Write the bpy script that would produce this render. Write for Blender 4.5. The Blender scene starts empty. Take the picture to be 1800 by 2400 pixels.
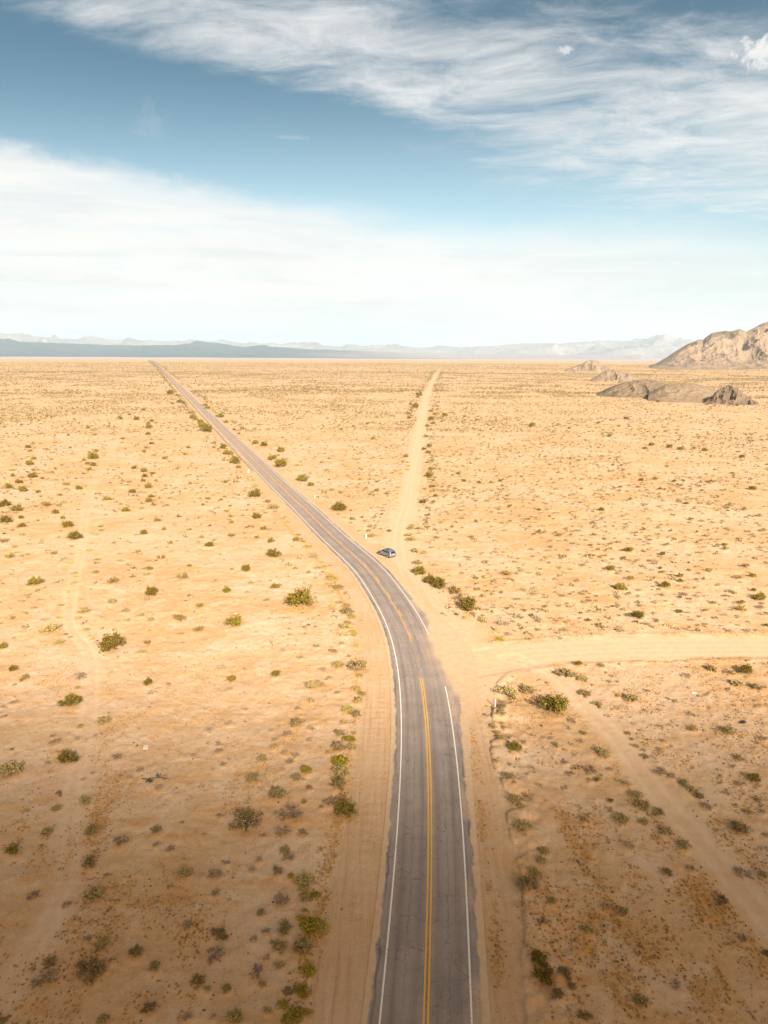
import bpy, math, random
import numpy as np
from mathutils import Matrix, Vector
R = math.radians
random.seed(7); RNG = np.random.default_rng(7)
scene = bpy.context.scene
COL = scene.collection

# ------------------------------------------------------------------ camera
F = 1664.0; H = 48.0                     # focal length in photo pixels, camera height (drone)
PITCH = math.atan((1200 - 831) / F); ROLL = R(0.3)
_f = np.array([0, math.cos(PITCH), -math.sin(PITCH)])
_r0 = np.array([1.0, 0, 0]); _u0 = np.array([0, math.sin(PITCH), math.cos(PITCH)])
_r = math.cos(ROLL) * _r0 + math.sin(ROLL) * _u0
_u = math.cos(ROLL) * _u0 - math.sin(ROLL) * _r0
cam = bpy.data.cameras.new('camera'); cam_o = bpy.data.objects.new('camera', cam); COL.objects.link(cam_o)
cam.sensor_fit = 'VERTICAL'; cam.sensor_height = 36.0; cam.sensor_width = 27.0; cam.lens = 36.0 * F / 2400
cam.clip_start = 0.5; cam.clip_end = 90000
cam_o.matrix_world = Matrix(((_r[0], _u[0], -_f[0], 0), (_r[1], _u[1], -_f[1], 0), (_r[2], _u[2], -_f[2], H), (0, 0, 0, 1)))
scene.camera = cam_o

def ray(px, py):
    d = _f + _r * (px - 900) / F - _u * (py - 1200) / F
    return d
def at(px, py, z=0.0):                    # a point of the ground seen at a photo pixel
    d = ray(px, py); t = (z - H) / d[2]
    return np.array([d[0] * t, d[1] * t])
def depth(px, py):
    d = ray(px, py); return -H / d[2]     # distance along the optical axis
def ppm(px, py): return F / depth(px, py) # photo pixels per metre

# ------------------------------------------------------------------ exposure, sun, sky
SUN_EL = 27.0; SUN_AZ = 17.0              # behind the camera, a little to the right
vs = scene.view_settings
vs.view_transform = 'Standard'; vs.look = 'None'; vs.gamma = 1.0; vs.exposure = 1.34; vs.use_curve_mapping = False
scene.render.engine = 'CYCLES'
scene.cycles.volume_bounces = 2
sdir = Vector((math.sin(R(SUN_AZ)) * math.cos(R(SUN_EL)), -math.cos(R(SUN_AZ)) * math.cos(R(SUN_EL)), math.sin(R(SUN_EL))))
sl = bpy.data.lights.new('sun', 'SUN'); sl.energy = 4.8; sl.angle = R(0.5); sl.color = (1.0, 0.90, 0.77)
so = bpy.data.objects.new('sun', sl); COL.objects.link(so)
so.rotation_euler = sdir.to_track_quat('Z', 'Y').to_euler()

def ang(px, py):                          # azimuth, elevation (radians) of a photo pixel
    d = ray(px, py); d = d / np.linalg.norm(d)
    return math.atan2(d[0], d[1]), math.asin(d[2])

class NT:                                 # small helper to write node trees
    def __init__(s, tree): s.t = tree; s.t.nodes.clear()
    def n(s, typ, **kw):
        o = s.t.nodes.new(typ)
        for k, v in kw.items():
            if k.startswith('_'): setattr(o, k[1:], v)
        return o
    def link(s, a, b): s.t.links.new(a, b)
    def set(s, sock, v):
        if v is None: return
        if isinstance(v, bpy.types.NodeSocket): s.t.links.new(v, sock)
        else:
            if isinstance(v, (tuple, list)) and len(v) == 3 and sock.type == 'RGBA': v = (*v, 1)
            sock.default_value = v
    def m(s, op, a, b=None, c=None, clamp=False):
        o = s.t.nodes.new('ShaderNodeMath'); o.operation = op; o.use_clamp = clamp
        s.set(o.inputs[0], a); s.set(o.inputs[1], b); s.set(o.inputs[2], c); return o.outputs[0]
    def mix(s, f, a, b, blend='MIX'):
        o = s.t.nodes.new('ShaderNodeMix'); o.data_type = 'RGBA'; o.blend_type = blend; o.clamp_factor = True
        s.set(o.inputs[0], f); s.set(o.inputs[6], a); s.set(o.inputs[7], b); return o.outputs[2]
    def sm(s, v, lo, hi, a=0.0, b=1.0):
        o = s.t.nodes.new('ShaderNodeMapRange'); o.interpolation_type = 'SMOOTHSTEP'
        s.set(o.inputs[0], v); s.set(o.inputs[1], lo); s.set(o.inputs[2], hi); s.set(o.inputs[3], a); s.set(o.inputs[4], b); return o.outputs[0]
    def lin(s, v, lo, hi, a=0.0, b=1.0):
        o = s.t.nodes.new('ShaderNodeMapRange'); s.set(o.inputs[0], v); s.set(o.inputs[1], lo); s.set(o.inputs[2], hi)
        s.set(o.inputs[3], a); s.set(o.inputs[4], b); return o.outputs[0]
    def noise(s, vec, scale, detail=4, rough=0.5, dist=0.0):
        o = s.t.nodes.new('ShaderNodeTexNoise'); s.set(o.inputs['Vector'], vec); o.inputs['Scale'].default_value = scale
        o.inputs['Detail'].default_value = detail; o.inputs['Roughness'].default_value = rough; o.inputs['Distortion'].default_value = dist
        return o.outputs[0]
    def vor(s, vec, scale, feature='F1', rnd=1.0):
        o = s.t.nodes.new('ShaderNodeTexVoronoi'); o.feature = feature; s.set(o.inputs['Vector'], vec)
        o.inputs['Scale'].default_value = scale; o.inputs['Randomness'].default_value = rnd; return o.outputs[0]
    def mapping(s, vec, scale=(1, 1, 1), rot=(0, 0, 0), loc=(0, 0, 0)):
        o = s.t.nodes.new('ShaderNodeMapping'); s.set(o.inputs[0], vec); o.inputs[1].default_value = loc
        o.inputs[2].default_value = rot; o.inputs[3].default_value = scale; return o.outputs[0]
    def comb(s, x, y, z=0.0):
        o = s.t.nodes.new('ShaderNodeCombineXYZ'); s.set(o.inputs[0], x); s.set(o.inputs[1], y); s.set(o.inputs[2], z); return o.outputs[0]
    def attr(s, name, out='Fac'):
        o = s.t.nodes.new('ShaderNodeAttribute'); o.attribute_name = name; return o.outputs[out]
    def vadd(s, a, b):
        o = s.t.nodes.new('ShaderNodeVectorMath'); o.operation = 'ADD'; s.set(o.inputs[0], a); s.set(o.inputs[1], b); return o.outputs[0]
    def curve(s, v, pts):                 # piecewise linear float curve through (x, y) points
        xs = [p[0] for p in pts]; ys = [p[1] for p in pts]
        x0, x1, y0, y1 = min(xs), max(xs), min(ys), max(ys)
        if y1 - y0 < 1e-9: y1 = y0 + 1e-6
        o = s.t.nodes.new('ShaderNodeFloatCurve'); c = o.mapping.curves[0]
        pp = [((x - x0) / (x1 - x0), (y - y0) / (y1 - y0)) for x, y in pts]
        while len(c.points) < len(pp): c.points.new(0.5, 0.5)
        for q, (a, b) in zip(c.points, sorted(pp)): q.location = (a, b); q.handle_type = 'AUTO'
        o.mapping.update(); s.set(o.inputs['Value'], s.lin(v, x0, x1)); o.inputs[0].default_value = 1
        return s.lin(o.outputs[0], 0, 1, y0, y1)

world = bpy.data.worlds.new('World'); scene.world = world; world.use_nodes = True
W = NT(world.node_tree)
sky = W.n('ShaderNodeTexSky', _sky_type='NISHITA', _sun_disc=False, _sun_elevation=R(SUN_EL), _sun_rotation=math.pi - R(SUN_AZ), _altitude=900, _air_density=1.0, _dust_density=0.6, _ozone_density=1.5)
tc = W.n('ShaderNodeTexCoord'); gen = tc.outputs['Generated']
sep = W.n('ShaderNodeSeparateXYZ'); W.link(gen, sep.inputs[0]); X, Y, Z = sep.outputs
AZ = W.m('ARCTAN2', X, Y); EL = W.m('ARCSINE', Z)
zc = W.m('MAXIMUM', Z, 0.02)
plane = W.comb(W.m('DIVIDE', X, zc), W.m('DIVIDE', Y, zc))
def A(px, py): return ang(px, py)
# low cloud bank: its upper edge over azimuth
edge = W.curve(AZ, [A(-300, 280), A(0, 312), A(150, 340), A(320, 375), A(500, 412), A(700, 440), A(900, 468), A(1100, 492), A(1300, 480), A(1500, 470), A(1800, 480), A(2100, 500)])
pw = W.comb(W.m('MULTIPLY', AZ, 6.0), W.m('MULTIPLY', EL, 22.0), 0.0)
n1 = W.noise(pw, 1.6, 8, 0.62, 0.6)
n1b = W.noise(W.comb(W.m('MULTIPLY', AZ, 14.0), W.m('MULTIPLY', EL, 26.0), 3.3), 2.2, 9, 0.66, 0.4)
wob = W.m('ADD', W.m('MULTIPLY', W.m('SUBTRACT', n1, 0.5), 0.03), W.m('MULTIPLY', W.m('SUBTRACT', n1b, 0.5), 0.022))
below = W.m('ADD', W.m('SUBTRACT', edge, EL), wob)
soft = W.lin(AZ, -0.5, 0.5, 0.022, 0.085)
bank = W.sm(W.m('DIVIDE', below, soft), 0.0, 1.0)
# bank gets thinner to the right and in a few bands lower down
thin = W.sm(W.noise(W.comb(W.m('MULTIPLY', AZ, 3.0), W.m('MULTIPLY', EL, 34.0), 5.0), 1.3, 7, 0.6, 0.5), 0.34, 0.60, 0.80, 1.0)
rightthin = W.sm(AZ, 0.05, 0.55, 1.0, 0.86)
topfade = W.sm(W.m('DIVIDE', below, soft), 0.0, 2.5, 0.88, 1.0)
bank = W.m('MULTIPLY', W.m('MULTIPLY', bank, thin), W.m('MULTIPLY', rightthin, topfade))
# high streaky cirrus band
ridge = W.curve(AZ, [A(-300, -120), A(0, -60), A(300, 0), A(500, 50), A(750, 90), A(950, 150), A(1150, 205), A(1350, 255), A(1600, 270), A(1900, 290), A(2200, 310)])
half = W.curve(AZ, [(A(-300, 0)[0], 0.06), (A(300, 0)[0], 0.065), (A(700, 0)[0], 0.09), (A(1000, 0)[0], 0.12), (A(1300, 0)[0], 0.16), (A(1900, 0)[0], 0.20)])
dr = W.m('SUBTRACT', EL, ridge)
warp = W.noise(plane, 0.9, 3, 0.5)
pl2 = W.vadd(plane, W.comb(W.m('MULTIPLY', W.m('SUBTRACT', warp, 0.5), 0.9), W.m('MULTIPLY', W.m('SUBTRACT', warp, 0.5), -0.6)))
st = W.noise(W.mapping(pl2, (1.0, 1.45, 1), (0, 0, R(28))), 2.1, 12, 0.68, 0.25)
st2 = W.noise(W.mapping(pl2, (1.2, 4.0, 1), (0, 0, R(52))), 1.8, 9, 0.68, 0.2)
lump = W.noise(plane, 0.65, 4, 0.55, 0.3)
env = W.sm(W.m('DIVIDE', W.m('ABSOLUTE', dr), half), 0.10, 1.0, 1.0, 0.0)
dens = W.m('ADD', W.m('ADD', W.m('MULTIPLY', st, 1.0), W.m('MULTIPLY', st2, 0.35)), W.m('MULTIPLY', lump, 0.40))
cir = W.sm(W.m('ADD', dens, W.m('MULTIPLY', env, 0.46)), 0.98, 1.58)
cir = W.m('MULTIPLY', W.m('MULTIPLY', cir, W.sm(env, 0.0, 0.45)), 0.84)
# small puffs: one at the right border, one left of it, three low on the left
def puff(px, py, w, h, k=1.0, sd=0.0):
    a, e = A(px, py)
    dx = W.m('DIVIDE', W.m('SUBTRACT', AZ, a), w / F); dy = W.m('DIVIDE', W.m('SUBTRACT', EL, e), h / F)
    rr = W.m('SQRT', W.m('ADD', W.m('MULTIPLY', dx, dx), W.m('MULTIPLY', dy, dy)))
    nn = W.noise(W.comb(AZ, EL, sd), 55, 8, 0.66, 0.6)
    return W.m('MULTIPLY', W.sm(W.m('ADD', rr, W.m('MULTIPLY', W.m('SUBTRACT', nn, 0.5), 3.4)), 1.1, 0.1), k)
pf = puff(1775, 128, 66, 34, 0.95, 1.0)
for a in [(1322, 118, 30, 13, 0.7, 2.0), (235, 522, 26, 9, 1.0, 3.0), (40, 498, 46, 8, 0.7, 4.0), (156, 523, 16, 6, 0.7, 4.5), (350, 290, 34, 44, 0.10, 5.0), (680, 322, 40, 5, 0.18, 6.0)]:
    pf = W.m('MAXIMUM', pf, puff(*a))
cloud = W.m('MAXIMUM', W.m('MAXIMUM', bank, cir), W.m('MINIMUM', pf, 1.0))
# horizon veil
veil = W.sm(EL, R(7.5), R(0.5), 0.0, 0.80)
cloud = W.m('MAXIMUM', cloud, veil)
hs = W.n('ShaderNodeHueSaturation'); W.link(sky.outputs[0], hs.inputs['Color']); hs.inputs['Saturation'].default_value = 0.92; hs.inputs['Hue'].default_value = 0.485
skl = W.mix(W.sm(W.m('ADD', EL, W.m('MULTIPLY', AZ, -0.06)), R(8), R(22)), (0.53, 0.535, 0.485), (0.115, 0.220, 0.250))
SKYMUL = W.mix(1.0, hs.outputs[0], skl, 'MULTIPLY')
shade = W.mix(W.sm(W.noise(W.comb(W.m('MULTIPLY', AZ, 2.2), W.m('MULTIPLY', EL, 16.0), 8.0), 1.8, 8, 0.66, 0.6), 0.36, 0.60), (3.35, 3.36, 3.34), (3.88, 3.78, 3.68))
skycol = W.mix(cloud, SKYMUL, shade)
sdn = W.n('ShaderNodeVectorMath', _operation='DOT_PRODUCT'); W.link(gen, sdn.inputs[0]); sdn.inputs[1].default_value = tuple(sdir)
skycol = W.mix(W.m('MULTIPLY', W.m('POWER', W.m('MAXIMUM', sdn.outputs['Value'], 0.0), 1.7), 0.92), skycol, (5.6, 3.7, 2.0))   # warm glow added round the sun, out of view, to warm the shaded ground
bg = W.n('ShaderNodeBackground'); W.link(skycol, bg.inputs[0]); bg.inputs[1].default_value = 0.10
wo = W.n('ShaderNodeOutputWorld'); W.link(bg.outputs[0], wo.inputs[0])

# ------------------------------------------------------------------ numpy noise
def _hash(ix, iy, seed):
    h = (ix.astype(np.int64) * 374761393 + iy.astype(np.int64) * 668265263 + seed * 1442695041) & 0xFFFFFFFF
    h = ((h ^ (h >> 13)) * 1274126177) & 0xFFFFFFFF
    h = h ^ (h >> 16)
    return (h & 0xFFFFFF) / float(0xFFFFFF)
def vnoise(x, y, seed=0):
    ix = np.floor(x); iy = np.floor(y); fx = x - ix; fy = y - iy
    fx = fx * fx * fx * (fx * (fx * 6 - 15) + 10); fy = fy * fy * fy * (fy * (fy * 6 - 15) + 10)
    a = _hash(ix, iy, seed); b = _hash(ix + 1, iy, seed); c = _hash(ix, iy + 1, seed); d = _hash(ix + 1, iy + 1, seed)
    return (a + (b - a) * fx) * (1 - fy) + (c + (d - c) * fx) * fy
def fbm(x, y, seed=0, oct=5, gain=0.5):
    s = 0; a = 1; t = 0
    for i in range(oct):
        s = s + a * vnoise(x * 2 ** i + 17.3 * i, y * 2 ** i - 9.1 * i, seed + i); t += a; a *= gain
    return s / t
def ridged(x, y, seed=0, oct=5):
    s = 0; a = 1; t = 0
    for i in range(oct):
        n = 1 - np.abs(2 * vnoise(x * 2 ** i + 7.7 * i, y * 2 ** i + 3.1 * i, seed + i) - 1)
        s = s + a * n * n; t += a; a *= 0.5
    return s / t
def sst(x, a, b):
    t = np.clip((x - a) / (b - a), 0, 1); return t * t * (3 - 2 * t)

def big(x, y):                             # long low undulation of the plain, nothing near the camera
    r = np.hypot(x, y)
    k = sst(r, 350, 2200)
    z = k * ((fbm(x / 420, y / 420, 3, 3) - 0.5) * 5.0)
    z = z + 34 * np.exp(-(((x - 1950) / 520) ** 2 + ((y - 2500) / 620) ** 2)) * sst(x, 600, 1500)
    return z - 2.0 * sst(r, 5200, 9000)

# ------------------------------------------------------------------ mesh helpers
def finish(me, mat):
    if mat: me.materials.append(mat)
    me.update(); return me
def np_mesh(name, V, Fc, mat=None, smooth=True, attrs=None, uv=None):
    """V (n,3); Fc (m,k) with k = 3 or 4, or a list of faces."""
    me = bpy.data.meshes.new(name)
    if isinstance(Fc, np.ndarray):
        m, k = Fc.shape
        me.vertices.add(len(V)); me.vertices.foreach_set('co', np.asarray(V, np.float32).ravel())
        me.loops.add(m * k); me.loops.foreach_set('vertex_index', Fc.astype(np.int32).ravel())
        me.polygons.add(m); me.polygons.foreach_set('loop_start', np.arange(0, m * k, k, dtype=np.int32))
        me.polygons.foreach_set('use_smooth', np.full(m, smooth, bool))
    else:
        me.from_pydata([tuple(map(float, v)) for v in V], [], Fc)
        if smooth: me.polygons.foreach_set('use_smooth', np.full(len(me.polygons), True))
    me.update(calc_edges=True)
    for nm, (dom, arr) in (attrs or {}).items():
        arr = np.asarray(arr, np.float32)
        if arr.ndim == 2:
            a = me.attributes.new(nm, 'FLOAT_COLOR', dom)
            if arr.shape[1] == 3: arr = np.hstack([arr, np.ones((len(arr), 1), np.float32)])
            a.data.foreach_set('color', arr.ravel())
        else:
            a = me.attributes.new(nm, 'FLOAT', dom); a.data.foreach_set('value', arr)
    if uv is not None:
        ul = me.uv_layers.new(name='UVMap'); li = np.zeros(len(me.loops), np.int32); me.loops.foreach_get('vertex_index', li)
        ul.data.foreach_set('uv', np.asarray(uv, np.float32)[li].ravel())
    return finish(me, mat)
def link(name, me, parent=None, label=None, cat=None, group=None, kind=None, loc=None, rz=None, scale=None):
    o = bpy.data.objects.new(name, me); COL.objects.link(o)
    if parent: o.parent = parent
    if label: o['label'] = label
    if cat: o['category'] = cat
    if group: o['group'] = group
    if kind: o['kind'] = kind
    if loc is not None: o.location = loc
    if rz is not None: o.rotation_euler = (0, 0, rz)
    if scale is not None: o.scale = scale if hasattr(scale, '__len__') else (scale,) * 3
    return o
def grid_faces(nr, nc):
    i = np.arange(nr - 1)[:, None] * nc + np.arange(nc - 1)[None, :]
    return np.stack([i, i + 1, i + nc + 1, i + nc], -1).reshape(-1, 4)

def new_mat(name):
    m = bpy.data.materials.new(name); m.use_nodes = True
    n = NT(m.node_tree); b = n.n('ShaderNodeBsdfPrincipled'); o = n.n('ShaderNodeOutputMaterial'); n.link(b.outputs[0], o.inputs[0])
    b.inputs['Roughness'].default_value = 0.9; b.inputs['Specular IOR Level'].default_value = 0.15
    return m, n, b
def bump(n, b, h, strength=0.5, dist=0.1):
    k = n.n('ShaderNodeBump'); k.inputs['Strength'].default_value = strength; k.inputs['Distance'].default_value = dist
    n.set(k.inputs['Height'], h); n.link(k.outputs[0], b.inputs['Normal'])
def pos(n):
    g = n.n('ShaderNodeNewGeometry'); return g.outputs['Position']

# ------------------------------------------------------------------ centre lines, from the photo onto the ground
def catmull(P, step=1.0):
    P = np.asarray(P, float); out = []
    Q = np.vstack([2 * P[0] - P[1], P, 2 * P[-1] - P[-2]])
    for i in range(1, len(Q) - 2):
        p0, p1, p2, p3 = Q[i - 1:i + 3]; L = np.linalg.norm(p2 - p1); n = max(2, int(L / step))
        t = np.linspace(0, 1, n, endpoint=False)[:, None]
        # centripetal parametrisation keeps uneven spacing calm
        d0 = max(np.linalg.norm(p1 - p0) ** .5, 1e-3); d1 = max(L ** .5, 1e-3); d2 = max(np.linalg.norm(p3 - p2) ** .5, 1e-3)
        m1 = (p2 - p1) + d1 * ((p1 - p0) / d0 - (p2 - p0) / (d0 + d1)); m2 = (p2 - p1) + d1 * ((p3 - p2) / d2 - (p3 - p1) / (d1 + d2))
        out.append((2 * t ** 3 - 3 * t ** 2 + 1) * p1 + (t ** 3 - 2 * t ** 2 + t) * m1 + (-2 * t ** 3 + 3 * t ** 2) * p2 + (t ** 3 - t ** 2) * m2)
    out.append(P[-1:]); return np.vstack(out)
def smooth_line(C, k):
    for _ in range(k):
        C[1:-1] = 0.25 * C[:-2] + 0.5 * C[1:-1] + 0.25 * C[2:]
    return C
ROAD_PX = [(997.6, 2400), (1005.8, 2134), (1008.5, 1917), (1006, 1790), (1001.5, 1700), (995, 1638), (988, 1584), (968, 1508), (951.5, 1464.6), (927, 1421), (900, 1380.5), (868, 1337), (827, 1299), (784, 1261), (748, 1226), (708, 1187), (654, 1137), (597, 1080), (484.8, 970), (405, 890), (378, 863), (352, 844)]
rp = [at(*p) for p in ROAD_PX]
t0 = rp[0] - rp[1]; t0 = t0 / np.linalg.norm(t0)
ROAD = catmull([rp[0] + t0 * 130, rp[0] + t0 * 50] + rp, 1.5)
ROAD = smooth_line(ROAD, 30)
SIDE_A = smooth_line(catmull([at(*p) for p in [(985, 1420), (948, 1330), (935, 1286), (939, 1231), (951.5, 1188), (961, 1134), (971, 1080), (979.5, 1025), (989.5, 971), (1003, 917), (1016, 890), (1031, 864)]], 2.0), 8)
SIDE_B = smooth_line(catmull([at(*p) for p in [(1010, 1570), (1085, 1562), (1160, 1543), (1250, 1530), (1400, 1520), (1600, 1516), (1800, 1516), (2100, 1520), (2600, 1535)]], 2.0), 6)
TRACK_C = smooth_line(catmull([at(*p) for p in [(1200, 1545), (1300, 1580), (1350, 1627), (1400, 1681), (1459, 1741), (1500, 1800), (1560, 1880), (1640, 1965), (1746, 2090), (1830, 2190), (1950, 2340)]], 1.0), 6)
TRACK_D = smooth_line(catmull([at(*p) for p in [(300, 985), (262, 1060), (225, 1120), (200, 1200), (192, 1275), (182, 1323), (165, 1400), (163, 1470), (198, 1519), (212, 1562), (210, 1638), (200, 1725), (186, 1780), (168, 1852), (163, 1944), (160, 2025), (135, 2120), (60, 2250), (-30, 2400)]], 1.0), 6)
TRACK_E = smooth_line(catmull([at(*p) for p in [(1020, 995), (1040, 1022), (1120, 1018), (1240, 1040), (1400, 1062), (1600, 1075), (1800, 1085)]], 2.0), 4)
SCARP = catmull([at(*p) for p in [(1196, 1570), (1162, 1610), (1156, 1680), (1150, 1730), (1158, 1790), (1180, 1840), (1186, 1900), (1194, 1950), (1206, 2000), (1222, 2060), (1230, 2130), (1234, 2190), (1225, 2230), (1229, 2300), (1236, 2400)]], 0.6)
ARC = np.concatenate([[0], np.cumsum(np.linalg.norm(np.diff(ROAD, axis=0), axis=1))])
def line_dist(x, y, C, maxd=30.0, signed=False):
    """distance of points to a polyline (and side, + = right of travel) with early boxing per segment"""
    best = np.full(x.shape, 1e9); side = np.zeros(x.shape); arc = np.zeros(x.shape); s0 = 0.0
    order = np.argsort(y); ys = y[order]
    for i in range(len(C) - 1):
        a, b = C[i], C[i + 1]; d = b - a; L = math.hypot(*d)
        lo = np.searchsorted(ys, min(a[1], b[1]) - maxd); hi = np.searchsorted(ys, max(a[1], b[1]) + maxd)
        if hi > lo:
            id_ = order[lo:hi]; px = x[id_] - a[0]; m = np.abs(px) < maxd + abs(d[0]); id_ = id_[m]; px = px[m]
            if len(id_):
                py = y[id_] - a[1]; t = np.clip((px * d[0] + py * d[1]) / (L * L), 0, 1)
                qx = px - t * d[0]; qy = py - t * d[1]; dd = np.hypot(qx, qy); k = dd < best[id_]
                ii = id_[k]; best[ii] = dd[k]; side[ii] = np.sign(px[k] * d[1] - py[k] * d[0]); arc[ii] = s0 + t[k] * L
        s0 += L
    if signed: return best * np.where(side == 0, 1, side), arc
    return best

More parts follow.
